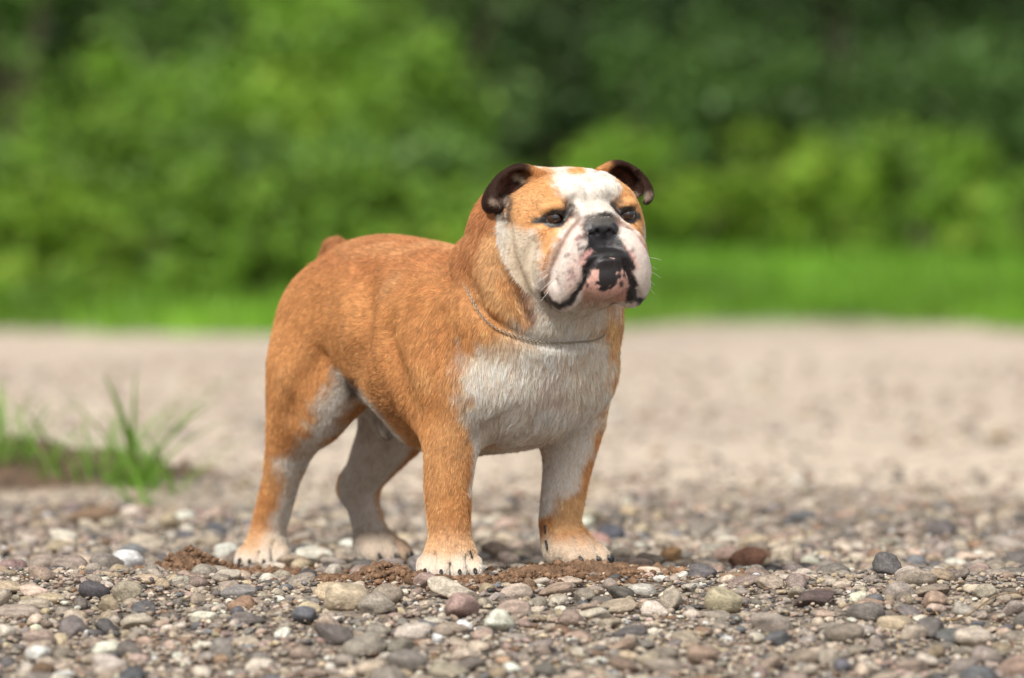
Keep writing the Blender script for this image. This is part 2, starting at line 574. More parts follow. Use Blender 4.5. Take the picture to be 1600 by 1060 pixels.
# cheek against the neck, arm pits
stroke([(791, 352), (791, 380), (793, 405), (803, 440), (818, 470), (829, 492)], [.003, .006, .008, .009, .008, .003], .018, name='crease')
stroke([(742, 688), (760, 668), (785, 650), (805, 640)], [.002, .003, .0025, .001], .014, name='crease')
stroke([(862, 690), (890, 676), (920, 662), (940, 652)], [.002, .003, .0025, .001], .014, name='crease')
stroke([(745, 478), (790, 515), (850, 537), (905, 536), (945, 523)], [.002, .003, .003, .003, .002], .012, name='crease')

# ---- extract the surface
def surface_nets(D):
    S = D < 0
    nx, ny, nz = D.shape
    cnt = np.zeros((nx - 1, ny - 1, nz - 1), np.int8)
    for dx in (0, 1):
        for dy in (0, 1):
            for dz in (0, 1):
                cnt += S[dx:nx - 1 + dx, dy:ny - 1 + dy, dz:nz - 1 + dz]
    act = (cnt > 0) & (cnt < 8)
    idx = np.full(act.shape, -1, np.int32)
    I = np.argwhere(act)
    idx[act] = np.arange(len(I))
    acc = np.zeros((len(I), 3))
    n = np.zeros(len(I))
    corners = [(x, y, z) for x in (0, 1) for y in (0, 1) for z in (0, 1)]
    val = {c: D[I[:, 0] + c[0], I[:, 1] + c[1], I[:, 2] + c[2]].astype(float) for c in corners}
    for a in corners:
        for ax_ in range(3):
            if a[ax_] == 0:
                b = list(a)
                b[ax_] = 1
                b = tuple(b)
                va, vb = val[a], val[b]
                m = (va < 0) != (vb < 0)
                t = np.where(m, va / np.where(m, va - vb, 1), 0)
                p = np.array(a, float)[None] + t[:, None] * (np.array(b, float) - np.array(a, float))[None]
                acc[m] += p[m]
                n[m] += 1
    V = (I + acc / n[:, None]) * VOX + G0
    quads = []
    for ax_ in range(3):
        o1, o2 = [(1, 2), (2, 0), (0, 1)][ax_]
        s0 = [slice(None)] * 3
        s1 = [slice(None)] * 3
        s0[ax_] = slice(0, -1)
        s1[ax_] = slice(1, None)
        A, B = S[tuple(s0)], S[tuple(s1)]
        E = np.argwhere(A != B)
        ok = (E[:, o1] > 0) & (E[:, o2] > 0) & (E[:, o1] < D.shape[o1] - 1) & (E[:, o2] < D.shape[o2] - 1)
        E = E[ok]
        inside = S[E[:, 0], E[:, 1], E[:, 2]]

        def at(d1, d2):
            q = E.copy()
            q[:, o1] += d1
            q[:, o2] += d2
            return idx[q[:, 0], q[:, 1], q[:, 2]]
        Q = np.stack([at(-1, -1), at(0, -1), at(0, 0), at(-1, 0)], 1)
        Q[~inside] = Q[~inside][:, ::-1]
        quads.append(Q)
    return V, np.vstack(quads)


SV, SQ = surface_nets(D)
# keep the largest connected piece
par = np.arange(len(SV))
EE = np.vstack([SQ[:, [0, 1]], SQ[:, [1, 2]], SQ[:, [2, 3]], SQ[:, [3, 0]]])
for _ in range(200):
    m = np.minimum(par[EE[:, 0]], par[EE[:, 1]])
    new = par.copy()
    np.minimum.at(new, EE[:, 0], m)
    np.minimum.at(new, EE[:, 1], m)
    new = new[new]
    new = new[new]
    if (new == par).all():
        break
    par = new
lab = np.bincount(par, minlength=len(SV)).argmax()
keep = par == lab
remap = np.cumsum(keep) - 1
SQ = remap[SQ[keep[SQ[:, 0]]]]
SV = SV[keep]
SN = grid_n(SV)
# ------------------------------------------------------------------ coat: pigment, flow and length at every vertex
names = sorted({p[5] for p in PRIMS if p[2] == 'add'})
NID = {n: i for i, n in enumerate(names)}
dmin = np.full((len(SV), len(names)), 1.0, np.float32)
FLW = np.zeros((len(SV), 3))
WSUM = np.zeros(len(SV))
for kind, data, op, k, flow, name in PRIMS:
    if op != 'add':
        continue
    a, b = prim_box(kind, data, .05)
    m = np.all((SV > a) & (SV < b), 1)
    if not m.any():
        continue
    d = prim_d(kind, data, SV[m])
    j = NID[name]
    dmin[m, j] = np.minimum(dmin[m, j], d)
    if flow is not None:
        w = np.exp(-np.maximum(d, 0) / .010)
        f = np.asarray(flow, float)
        FLW[m] += w[:, None] * (f / np.linalg.norm(f))
        WSUM[m] += w
REG = dmin.argmin(1)


def reg(*ns):
    return np.isin(REG, [NID[n] for n in ns if n in NID])


FACE = reg('skull', 'brow', 'cheek', 'jaw', 'muzzle', 'nosetop', 'chin', 'nose', 'lid')
EAR = reg('ear', 'earfold')
HV = (SV - HEAD_O) @ HEAD_M                       # head coordinates of every vertex
NEARPX = project(dog2world(SV))
mirrored = HV * np.array([1, -1, 1])
MIRPX = project(dog2world(mirrored @ HEAD_M.T + HEAD_O))
FACEPX = np.where((HV[:, 1] <= 0)[:, None], NEARPX, MIRPX)   # both halves of the head share one pattern
VIEW = dog2world(SV) - np.array([0, 0, CAMH])
VIEW /= np.linalg.norm(VIEW, axis=1, keepdims=True)
NW = SN @ np.stack([U_, L_, np.array([0, 0, 1.0])])
FACING = -(NW * VIEW).sum(1)

TAN, TAND, TANL = (.66, .340, .140), (.48, .215, .085), (.77, .49, .25)
WHITE, CREAM, GREY = (.92, .88, .81), (.84, .67, .48), (.46, .42, .39)
BLACK, PINK, DARK = (.012, .011, .012), (.72, .38, .34), (.045, .022, .016)
COLR = np.tile(np.array(TAN), (len(SV), 1))
GLOSS = np.zeros(len(SV))
N1 = rnd_noise3(SV, 55, 1, 3)
N2 = rnd_noise3(SV, 260, 2, 2)
N3 = rnd_noise3(SV, 18, 3, 2)


def polydist(Q, poly):
    """signed pixel distance, negative inside"""
    poly = np.asarray(poly, float)
    best = np.full(len(Q), 1e9)
    ins = np.zeros(len(Q), bool)
    for a, b in zip(poly, np.roll(poly, -1, 0)):
        ab = b - a
        t = np.clip(((Q - a) @ ab) / max(ab @ ab, 1e-9), 0, 1)
        best = np.minimum(best, np.linalg.norm(Q - a - t[:, None] * ab, axis=1))
        c = (a[1] > Q[:, 1]) != (b[1] > Q[:, 1])
        with np.errstate(divide='ignore', invalid='ignore'):
            x = (b[0] - a[0]) * (Q[:, 1] - a[1]) / (b[1] - a[1]) + a[0]
        ins ^= c & (Q[:, 0] < x)
    return np.where(ins, -best, best)


def paint(w, c):
    global COLR
    w = np.clip(w, 0, 1)[:, None]
    COLR = COLR * (1 - w) + np.array(c) * w


def poly(pts, c, soft=5, jit=4, mask=None, face=False, amt=1.0, facing=True, nz=None):
    Q = FACEPX if face else NEARPX
    d = polydist(Q, pts) + jit * (N2 if nz is None else nz) + jit * .6 * N1
    w = 1 - sstep(-soft, soft, d)
    if mask is not None:
        w = w * mask
    if facing and not face:
        w = w * sstep(-.25, .05, FACING)
    paint(w * amt, c)


def band(pts, wid, c, soft=2.5, jit=2, mask=None, face=True, amt=1.0):
    """a streak along a pixel polyline"""
    Q = FACEPX if face else NEARPX
    best = np.full(len(Q), 1e9)
    P_ = np.asarray(pts, float)
    for a, b in zip(P_[:-1], P_[1:]):
        ab = b - a
        t = np.clip(((Q - a) @ ab) / max(ab @ ab, 1e-9), 0, 1)
        best = np.minimum(best, np.linalg.norm(Q - a - t[:, None] * ab, axis=1))
    w = 1 - sstep(wid - soft, wid + soft, best + jit * N2)
    if mask is not None:
        w = w * mask
    if not face:
        w = w * sstep(-.25, .05, FACING)
    paint(w * amt, c)


x, y, z = SV[:, 0], SV[:, 1], SV[:, 2]
TRUNK = ~(FACE | EAR)
# the saddle is redder, flanks paler, lower ribs paler still
paint(sstep(.31, .39, z + .02 * N3) * TRUNK * .7, (.46, .190, .085))
paint(sstep(.0, .7, N3) * TRUNK * .35, TANL)
paint(sstep(.1, .8, -N3) * TRUNK * .35, TAND)
BODYM = reg('chest', 'throat', 'breast', 'brisket', 'neck', 'shoulder', 'roll', 'jaw', 'leg_rf', 'leg_lf', 'rib') * 1.0
# white breast and throat
chestp = [(838, 455), (828, 500), (800, 520), (752, 540), (722, 570), (716, 600), (730, 640), (744, 672), (752, 705), (800, 720), (850, 700), (890, 690), (935, 655), (958, 610), (962, 570), (955, 540), (940, 520), (965, 470), (900, 440)]
poly(chestp, WHITE, soft=26, jit=20, mask=BODYM, nz=N1)
poly([(760, 520), (800, 512), (840, 540), (800, 560), (748, 560)], TANL, soft=16, jit=8, mask=BODYM, amt=.55)
poly([(880, 560), (935, 545), (955, 600), (900, 640)], CREAM, soft=18, jit=10, mask=BODYM, amt=.35)
poly([(735, 560), (960, 560), (940, 690), (750, 700)], (.86, .72, .56), soft=25, jit=25, mask=BODYM, amt=.35, nz=N1)
poly([(840, 455), (960, 455), (945, 530), (835, 530)], (.88, .76, .60), soft=15, jit=10, mask=BODYM, amt=.4)
poly([(826, 590), (880, 580), (890, 640), (840, 660)], PINK, soft=20, jit=10, mask=BODYM, amt=.16)
poly([(948, 490), (975, 500), (975, 560), (955, 560)], TANL, soft=8, jit=5, mask=BODYM, amt=.8)
# the other flank of the breast, out of the camera's sight, is white to the same line
paint(sstep(.02, .06, x) * (1 - sstep(.31, .34, z)) * (FACING < 0) * reg('chest', 'breast', 'brisket') * 1.0, WHITE)
# shadow line of the crease beside the cheek painted in brown, lighter tan on the roll
poly([(752, 372), (790, 352), (795, 420), (820, 480), (800, 505), (760, 470), (745, 420)], TANL, soft=12, jit=6, mask=reg('roll', 'neck', 'throat', 'skull') * 1., amt=.65)
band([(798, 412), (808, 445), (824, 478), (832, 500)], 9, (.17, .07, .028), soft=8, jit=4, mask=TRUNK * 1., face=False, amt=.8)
band([(784, 440), (800, 480), (822, 505)], 7, TAN, soft=6, jit=3, mask=TRUNK * 1., face=False, amt=.8)
# legs
RF, LF, RH, LH = (reg('leg_' + q, 'paw_' + q) * 1.0 for q in ('rf', 'lf', 'rh', 'lh'))
poly([(738, 640), (752, 640), (752, 700), (742, 760), (733, 770), (738, 720)], WHITE, soft=6, jit=5, mask=np.maximum(RF, reg('shoulder', 'chest', 'breast')))
paint(RF * sstep(.075, .02, z + .012 * N1) * .75, CREAM)
paint(RF * sstep(.040, .015, z + .008 * N1) * .8, WHITE)
poly([(842, 640), (925, 655), (928, 700), (900, 770), (878, 800), (845, 805)], (.88, .83, .76), soft=9, jit=8, mask=np.maximum(LF, reg('shoulder', 'breast', 'chest')), nz=N1)
poly([(872, 778), (915, 770), (912, 832), (862, 835)], TANL, soft=10, jit=6, mask=LF)
paint(LF * sstep(.055, .030, z + .010 * N1) * .9, (.72, .63, .52))
HINDM = np.maximum.reduce([RH, reg('thigh_r') * 1., reg('loin', 'pelvis') * 1.])
poly([(560, 575), (528, 585), (497, 640), (470, 700), (440, 720), (446, 760), (425, 800), (410, 850), (395, 900), (470, 900), (470, 760), (520, 670), (560, 610)], (.88, .83, .76), soft=17, jit=14, mask=HINDM, nz=N1)
paint(RH * sstep(.06, .0, z + .012 * N1) * .65, CREAM)
paint(RH * sstep(.020, -.002, z + .006 * N1) * .8, WHITE)
INNER = np.maximum(LH, reg('thigh_l') * sstep(.085, .06, y))
paint(INNER * sstep(.075, .055, y + .004 * N1), (.86, .80, .74))
paint(LH * sstep(.055, .02, z + .01 * N1) * .7, (.66, .58, .48))
band([(540, 712), (524, 755), (524, 780), (540, 810)], 6, TANL, mask=LH, face=False, amt=.8)
# belly, sheath, groin
poly([(545, 600), (562, 610), (612, 668), (635, 690), (600, 690), (568, 655)], WHITE, soft=7, jit=5, mask=reg('sheath', 'belly', 'rib', 'loin', 'thigh_l') * 1.)
paint(reg('sheath') * sstep(.235, .22, z), WHITE)
paint(reg('sheath') * sstep(.163, .156, z), DARK)
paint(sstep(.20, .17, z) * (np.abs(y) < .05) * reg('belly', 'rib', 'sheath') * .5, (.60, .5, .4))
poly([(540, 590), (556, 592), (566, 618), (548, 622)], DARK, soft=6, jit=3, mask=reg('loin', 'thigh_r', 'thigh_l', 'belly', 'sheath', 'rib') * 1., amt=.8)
# tail tip
TAIL = reg('tail') * 1.0
paint(TAIL * .5, (.40, .19, .085))
paint(TAIL * sstep(.345, .325, z), (.65, .6, .55))
paint(TAIL * sstep(.372, .350, z) * sstep(.335, .350, z) * .8, DARK)
paint(TAIL * sstep(.315, .305, z), DARK)

# ---- face
FM = FACE * 1.0
paint(FM, (.72, .67, .60))
paint(FM * sstep(.012, .002, dmin[:, NID['muzzle']]) * .8, (.66, .565, .515))
# temple, brow and cheek patch, drawn on the near half
poly([(838, 262), (866, 262), (864, 285), (872, 300), (886, 312), (893, 326), (890, 344), (878, 362), (864, 384), (856, 412), (848, 428), (844, 408), (846, 380), (838, 366), (815, 360), (797, 350), (788, 330), (800, 285)], (.64, .335, .140), soft=9, jit=10, mask=FM, face=True)
poly([(800, 300), (835, 292), (850, 315), (820, 345), (798, 345)], TANL, soft=12, jit=6, mask=FM, face=True, amt=.4)
poly([(795, 350), (838, 372), (842, 410), (838, 440), (825, 470), (800, 440), (786, 400)], (.78, .64, .48), soft=14, jit=6, mask=FM, face=True, amt=.7)
band([(851, 425), (862, 400), (874, 378)], 5, (.30, .13, .06), soft=5, jit=3, mask=FM, amt=.6)
band([(893, 268), (905, 266)], 5, TAN, soft=4, jit=3, mask=FM * (HV[:, 1] < .004), face=True)
band([(903, 267), (909, 267)], 6, TAN, soft=3, jit=3, mask=FM, face=False)
band([(921, 312), (926, 324)], 3.0, (.62, .36, .27), soft=4, jit=3, mask=FM, face=False, amt=.5)
# black about the eyes
band([(838, 346), (850, 345), (862, 350), (876, 348), (886, 338), (892, 324)], 6, (.02, .016, .015), soft=4, jit=3, mask=FM)
band([(852, 338), (864, 330), (880, 331)], 3.0, (.02, .016, .015), soft=3, jit=2, mask=FM)
band([(884, 318), (892, 326), (897, 334)], 6, (.05, .035, .03), soft=7, jit=5, mask=FM, amt=.75)
LID = sstep(.0040, .0020, dmin[:, NID['lid']]) if 'lid' in NID else 0
paint(LID * .96, (.012, .010, .010))
# nose, lips and their freckles
NOSE = sstep(.0025, .0005, dmin[:, NID['nose']])
Hx, Hy, Hz = HV.T
poly([(908, 352), (916, 341), (928, 334), (945, 332), (962, 336), (971, 348), (970, 368), (912, 368)], (.026, .023, .023), soft=5, jit=5, mask=FM, face=False, amt=.9)
poly([(916, 364), (966, 364), (974, 380), (986, 398), (992, 420), (984, 414), (968, 400), (950, 396), (934, 400), (921, 412), (912, 428), (908, 424), (914, 404), (912, 392), (918, 380)], (.018, .018, .021), soft=2.5, jit=4, mask=FM, face=False)
for bx, by, br in ((913, 371, 5), (904, 372, 4), (905, 381, 4), (911, 405, 5), (909, 399, 3), (893, 424, 6), (896, 433, 4), (886, 399, 3), (908, 388, 4), (987, 392, 4), (990, 402, 3)):
    band([(bx - 2, by + 1), (bx + 2, by - 1)], br * .75, (.05, .045, .048) if br > 4 else (.10, .085, .085), soft=2.5, jit=3, mask=FM, face=False, amt=.85)
poly([(922, 392), (905, 397), (890, 410), (884, 440), (888, 462), (905, 448), (914, 428)], (.76, .52, .46), soft=7, jit=7, mask=FM * (1 - NOSE), face=False, amt=.5)
poly([(926, 388), (914, 396), (906, 412), (912, 420), (922, 404)], PINK, soft=3, jit=4, mask=FM, face=False, amt=.75)
poly([(975, 385), (984, 395), (994, 425), (1000, 420), (990, 395)], PINK, soft=4, jit=3, mask=FM, face=False, amt=.6)
poly([(880, 372), (905, 350), (912, 370), (890, 400)], PINK, soft=9, jit=5, mask=FM, face=True, amt=.30)
# chin: black top, pink flanks with spots
CH = FM
CHIN = [(953, 400), (938, 403), (926, 413), (916, 432), (906, 452), (915, 472), (978, 472), (988, 450), (990, 426), (982, 409)]
poly(CHIN, (.62, .37, .31), soft=2, jit=2, mask=FM, face=False)
poly([(922, 408), (936, 398), (952, 395), (980, 402), (988, 420), (978, 426), (966, 424), (962, 440), (952, 454), (936, 450), (932, 430), (924, 422)], (.02, .017, .018), soft=3, jit=12, mask=CH, face=False)
for bx, by, br in ((968, 432, 4), (971, 444, 3.5), (975, 430, 3), (918, 447, 3), (962, 415, 4)):
    band([(bx, by - 1), (bx, by + 1)], br, (.03, .025, .025), soft=2, jit=2, mask=FM, face=False)
poly([(915, 455), (935, 462), (965, 462), (960, 480), (905, 482)], (.62, .45, .36), soft=6, jit=4, mask=FM, face=False, amt=.8)
# dark lip margin hanging below the flews and along the mouth line
band([(953, 399), (938, 402), (926, 412), (916, 431), (906, 450), (896, 465)], 4.6, (.016, .014, .015), soft=2, jit=3, mask=FM)
band([(948, 392), (932, 396), (920, 408), (913, 424)], 5.5, (.016, .014, .015), soft=2.5, jit=4, mask=FM)
band([(850, 458), (860, 473), (874, 479), (890, 473), (897, 464)], 5.2, (.02, .017, .017), soft=3, jit=2, mask=FM)
band([(848, 440), (852, 462)], 4, (.10, .08, .075), soft=5, jit=4, mask=FM, amt=.7)
poly([(984, 415), (994, 440), (992, 470), (975, 476), (980, 455), (986, 440)], (.016, .014, .015), soft=3, jit=3, mask=FM, face=False)
for i in range(46):
    fx, fy = rng.uniform(868, 992), rng.uniform(376, 452)
    band([(fx - 1, fy), (fx + 1, fy + rng.uniform(-1, 1))], rng.uniform(.5, 1.7), (.13, .10, .10), soft=1.5, jit=1.5, mask=FM * (dmin[:, NID['muzzle']] < .01), face=False, amt=rng.uniform(.3, .7))
paint(NOSE, (.016, .016, .019))
# ears: dark brown leather, tan where they leave the skull, pale hair in the cup
EM = np.maximum(EAR * 1.0, sstep(.006, .001, dmin[:, NID['ear']]))
paint(EM, (.046, .024, .017))
paint(EM * sstep(-.004, -.010, HV[:, 0]) * sstep(.1, .5, (SN @ HEAD_M)[:, 0]), (.20, .095, .070))
paint(EM * sstep(.058, .044, np.abs(Hy) + .004 * N1) * .9, TAN)
band([(800, 283), (803, 300), (798, 312)], 4.5, (.12, .05, .04), soft=5, jit=3, mask=EM, amt=.8)
band([(806, 276), (816, 280)], 4, CREAM, soft=4, jit=3, mask=np.maximum(EM, FM))
band([(770, 315), (784, 318), (792, 312)], 5, (.42, .34, .28), soft=4, jit=4, mask=EM, amt=.8)
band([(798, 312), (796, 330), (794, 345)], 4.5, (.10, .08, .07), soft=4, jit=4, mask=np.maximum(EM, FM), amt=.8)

band([(906, 341), (893, 356), (878, 380), (866, 405), (857, 432), (851, 456)], 2.6, (.22, .125, .08), soft=2.8, jit=2, mask=FM, amt=.75)  # tear-stain brown in the muzzle folds, deepened to paint in their crease shade
band([(886, 382), (873, 415), (868, 450)], 1.2, (.45, .33, .27), soft=2, jit=2, mask=FM, amt=.4)
GLOSS = np.clip(NOSE + .8 * sstep(.35, .15, COLR.sum(1)) * FM + LID, 0, 1)
COLR *= (1 + .10 * N1 + .06 * N2)[:, None]
COLR = np.clip(COLR, .004, .9)

# hair length in metres
HL = np.full(len(SV), .0070)
HL[reg('chest', 'breast', 'throat', 'brisket', 'belly', 'sheath')] = .0108
HL[reg('roll', 'neck')] = .0072
HL[reg('leg_rf', 'leg_lf', 'leg_rh', 'leg_lh', 'thigh_r', 'thigh_l')] = .0056
HL[reg('paw_rf', 'paw_lf', 'paw_rh', 'paw_lh')] = .0030
HL[reg('skull', 'brow', 'cheek')] = .0036
HL[reg('jaw')] = .0060
HL[reg('muzzle', 'nosetop', 'chin')] = .0016
HL[reg('lid', 'nose')] = 0
HL[EAR] = .0034
HL[reg('tail')] = .013
# relax lengths and flow over the mesh so that no region starts with an edge
E2 = np.vstack([SQ[:, [0, 1]], SQ[:, [1, 2]], SQ[:, [2, 3]], SQ[:, [3, 0]]])
deg = np.bincount(np.concatenate([E2[:, 0], E2[:, 1]]), minlength=len(SV))[:, None]
FLW /= np.maximum(WSUM, 1e-6)[:, None]


def relax(A, it):
    for _ in range(it):
        B = np.stack([np.bincount(E2[:, 0], A[E2[:, 1], j], len(SV)) + np.bincount(E2[:, 1], A[E2[:, 0], j], len(SV)) for j in range(A.shape[1])], 1)
        A = .4 * A + .6 * B / deg
    return A


_s = relax(np.column_stack([FLW, HL]), 14)
FLW, HL = _s[:, :3], _s[:, 3]
HL *= (1 - .95 * np.clip(NOSE + LID, 0, 1))
FOLDD = np.full(len(SV), 1.0)
for kind, data, op, k, flow, name in PRIMS:
    if name in ('fold', 'mouth'):
        FOLDD = np.minimum(FOLDD, prim_d(kind, data, SV))
HL *= .22 + .78 * sstep(.001, .007, FOLDD)
bare = sstep(.10, .05, COLR.mean(1)) * FM
HL *= 1 - .7 * bare

# ---- body object
dog = empty('bulldog', DOG_C, DOG_RZ)
tag(dog, 'tan and white bulldog with dark ears standing on the gravel', 'dog')
skin = NT('bulldog_skin')
at = skin.n('Attribute', attribute_name='col')
skin.l(at.outputs['Color'], skin.b.inputs['Base Color'])
rr = skin.n('MapRange')
rr.inputs['To Min'].default_value, rr.inputs['To Max'].default_value = .62, .42
skin.l(at.outputs['Alpha'], rr.inputs['Value'])
skin.l(rr.outputs[0], skin.b.inputs['Roughness'])
tc = skin.n('TexCoord')
nz = skin.n('TexVoronoi', i_Scale=620.0)
skin.l(tc.outputs['Object'], nz.inputs['Vector'])
bp = skin.n('Bump', i_Strength=.35, i_Distance=.0006)
skin.l(nz.outputs['Distance'], bp.inputs['Height'])
skin.l(bp.outputs[0], skin.b.inputs['Normal'])
spc = skin.n('MapRange')
spc.inputs['To Min'].default_value, spc.inputs['To Max'].default_value = .12, .5
skin.l(at.outputs['Alpha'], spc.inputs['Value'])
skin.l(spc.outputs[0], skin.b.inputs['Specular IOR Level'])
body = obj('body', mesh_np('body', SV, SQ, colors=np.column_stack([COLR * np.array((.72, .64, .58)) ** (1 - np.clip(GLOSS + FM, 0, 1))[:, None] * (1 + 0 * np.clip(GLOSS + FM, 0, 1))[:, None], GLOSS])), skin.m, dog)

# ---- fur
NH = 520000
tri = np.vstack([SQ[:, [0, 1, 2]], SQ[:, [0, 2, 3]]])
A_ = np.linalg.norm(np.cross(SV[tri[:, 1]] - SV[tri[:, 0]], SV[tri[:, 2]] - SV[tri[:, 0]]), axis=1)
hl3 = HL[tri].mean(1)
wt = A_ * (hl3 > .0010) * np.interp(hl3, [.0010, .003, .006, .011], [1.6, 1.7, 1.3, 1.0])
pick = rng.choice(len(tri), NH, p=wt / wt.sum())
b1, b2 = rng.random(NH), rng.random(NH)
fl = b1 + b2 > 1
b1[fl], b2[fl] = 1 - b1[fl], 1 - b2[fl]
Wb = np.stack([1 - b1 - b2, b1, b2], 1)
T3 = tri[pick]


def mixv(A):
    return (A[T3] * (Wb[..., None] if A.ndim == 2 else Wb)).sum(1)


root, hn, hf, hlen, hc = mixv(SV), mixv(SN), mixv(FLW), mixv(HL), mixv(COLR)
hn /= np.linalg.norm(hn, axis=1, keepdims=True)
# wind the flow a little so the coat lies in tufts
sw = np.stack([rnd_noise3(root, 38, 11), rnd_noise3(root, 38, 12), rnd_noise3(root, 38, 13)], 1)
sw2 = np.stack([rnd_noise3(root, 170, 14), rnd_noise3(root, 170, 15), rnd_noise3(root, 170, 16)], 1)
hf = hf + .34 * sw + .26 * sw2 + rng.normal(0, .14, (NH, 3))
hf -= (hf * hn).sum(1, keepdims=True) * hn
hf /= np.maximum(np.linalg.norm(hf, axis=1, keepdims=True), 1e-6)
hlen = hlen * np.exp(rng.normal(0, .20, NH))
# clumps
nc = NH // 14
cw = np.clip(hlen, .003, .02) ** -1.0
ci = rng.choice(NH, nc, replace=False, p=cw / cw.sum())
kd = KDTree(nc)
for i, q in enumerate(ci):
    kd.insert(root[q], i)
kd.balance()
near = np.fromiter((kd.find(p)[1] for p in root), np.int64, NH)
cidx = ci[near]
clump = np.clip(np.interp(hlen, [.003, .0068, .0105], [.10, .34, .52]) + .12 * rnd_noise3(root, 30, 21), 0, .9)
NP_ = 5
T = np.linspace(0, 1, NP_)
HP = np.empty((NH, NP_, 3), np.float32)
lift = np.interp(hlen, [.002, .006, .014], [.20, .15, .14]) * np.exp(rng.normal(0, .42, NH))
ctip = root[cidx] + hf[cidx] * hlen[cidx][:, None] * 1.02
for j, t in enumerate(T):
    p = root + hf * (hlen * t)[:, None]
    q = root[cidx] + hf[cidx] * (hlen[cidx] * t)[:, None]
    w = clump * t ** 1.3
    p = p + (q - p) * w[:, None]
    tgt = hlen * lift * (t ** .8) + (-.0004 if j == 0 else 0.0002)
    dd = grid_d(p)
    nn = grid_n(p) if j else hn
    p = p + nn * (tgt - dd)[:, None]
    HP[:, j] = p
cv = bpy.data.hair_curves.new('fur')
cv.add_curves([NP_] * NH)
cv.attributes['position'].data.foreach_set('vector', HP.reshape(-1))
rad = cv.attributes.get('radius') or cv.attributes.new('radius', 'FLOAT', 'POINT')
rbase = np.interp(hlen, [.002, .006, .014], [.00008, .00011, .00013])
rad.data.foreach_set('value', (rbase[:, None] * np.array([1.0, .95, .8, .55, .12])[None]).astype(np.float32).reshape(-1))
ca = cv.attributes.new('hcol', 'FLOAT_COLOR', 'CURVE')
tone = np.exp(rng.normal(0, .24, NH) + .12 * rng.normal(size=NH)[cidx] + .16 * rnd_noise3(root, 65, 33, 2))
hcc = np.ones((NH, 4), np.float32)
hcc[:, :3] = np.clip(hc * tone[:, None], .004, .92)
ca.data.foreach_set('color', hcc.reshape(-1))
furm = NT('bulldog_fur')
fa = furm.n('Attribute', attribute_name='hcol')
furm.l(fa.outputs['Color'], furm.b.inputs['Base Color'])
furm.set(Roughness=.58)
furm.b.inputs['Specular IOR Level'].default_value = .18
fur = bpy.data.objects.new('fur', cv)
cv.materials.append(furm.m)
link(fur, dog)
scene.cycles_curves.shape = 'RIBBONS' if hasattr(scene, 'cycles_curves') else None


# ---- eyes
def cap(radius, half, seg=28, rings=10, bulge=0.0):
    V, F = [(radius + bulge, 0, 0)], []
    for i in range(1, rings + 1):
        a = half * i / rings
        rr_ = radius + bulge * (math.cos(math.pi * i / rings) * .5 + .5)
        for j in range(seg):
            b = 2 * math.pi * j / seg
            V.append((rr_ * math.cos(a), rr_ * math.sin(a) * math.cos(b), rr_ * math.sin(a) * math.sin(b)))
    T_ = []
    for j in range(seg):
        T_.append((0, 1 + j, 1 + (j + 1) % seg))
    for i in range(rings - 1):
        for j in range(seg):
            a, b = 1 + i * seg + j, 1 + i * seg + (j + 1) % seg
            T_ += [(a, a + seg, b + seg), (a, b + seg, b)]
    return np.array(V), np.array(T_)


def simple(name, c, rough=.5, spec=.5, coat=0.0, metal=0.0):
    m = NT(name)
    m.set(Base_Color=(*c, 1), Roughness=rough, Metallic=metal)
    m.b.inputs['Specular IOR Level'].default_value = spec
    m.b.inputs['Coat Weight'].default_value = coat
    m.b.inputs['Coat Roughness'].default_value = .03
    return m.m


sclera = simple('eye_white', (.30, .25, .23), .25, coat=1)
pupilm = simple('pupil', (.004, .003, .003), .15, coat=1)
irism = NT('iris_brown')
itc = irism.n('TexCoord')
inz = irism.n('TexNoise', i_Scale=900.0, i_Detail=3.0)
irism.l(itc.outputs['Object'], inz.inputs['Vector'])
irp = irism.n('ValToRGB')
irp.color_ramp.elements[0].color, irp.color_ramp.elements[1].color = (.012, .004, .002, 1), (.060, .020, .008, 1)
irp.color_ramp.elements[0].position, irp.color_ramp.elements[1].position = .3, .7
irism.l(inz.outputs['Fac'], irp.inputs[0])
irism.l(irp.outputs[0], irism.b.inputs['Base Color'])
irism.set(Roughness=.15)
irism.b.inputs['Coat Weight'].default_value = 1
irism.b.inputs['Coat Roughness'].default_value = .02
for s in (-1, 1):
    v_, f_ = cap(.0120, math.pi * .98, 28, 18)
    e = obj('eye', mesh_np('eye', v_, f_), sclera, dog)
    e.location = head(EYE[s])
    gaze = HEAD_M @ np.array([1.0, .22 * s + .16, .06])
    e.rotation_euler = Vector(gaze).to_track_quat('X', 'Z').to_euler()
    v_, f_ = cap(.01212, R(52), 28, 8, .0009)
    obj('iris', mesh_np('iris', v_, f_), irism.m, e)
    v_, f_ = cap(.01316, R(17), 24, 5, 0.0)
    obj('pupil', mesh_np('pupil', v_, f_), pupilm, e)

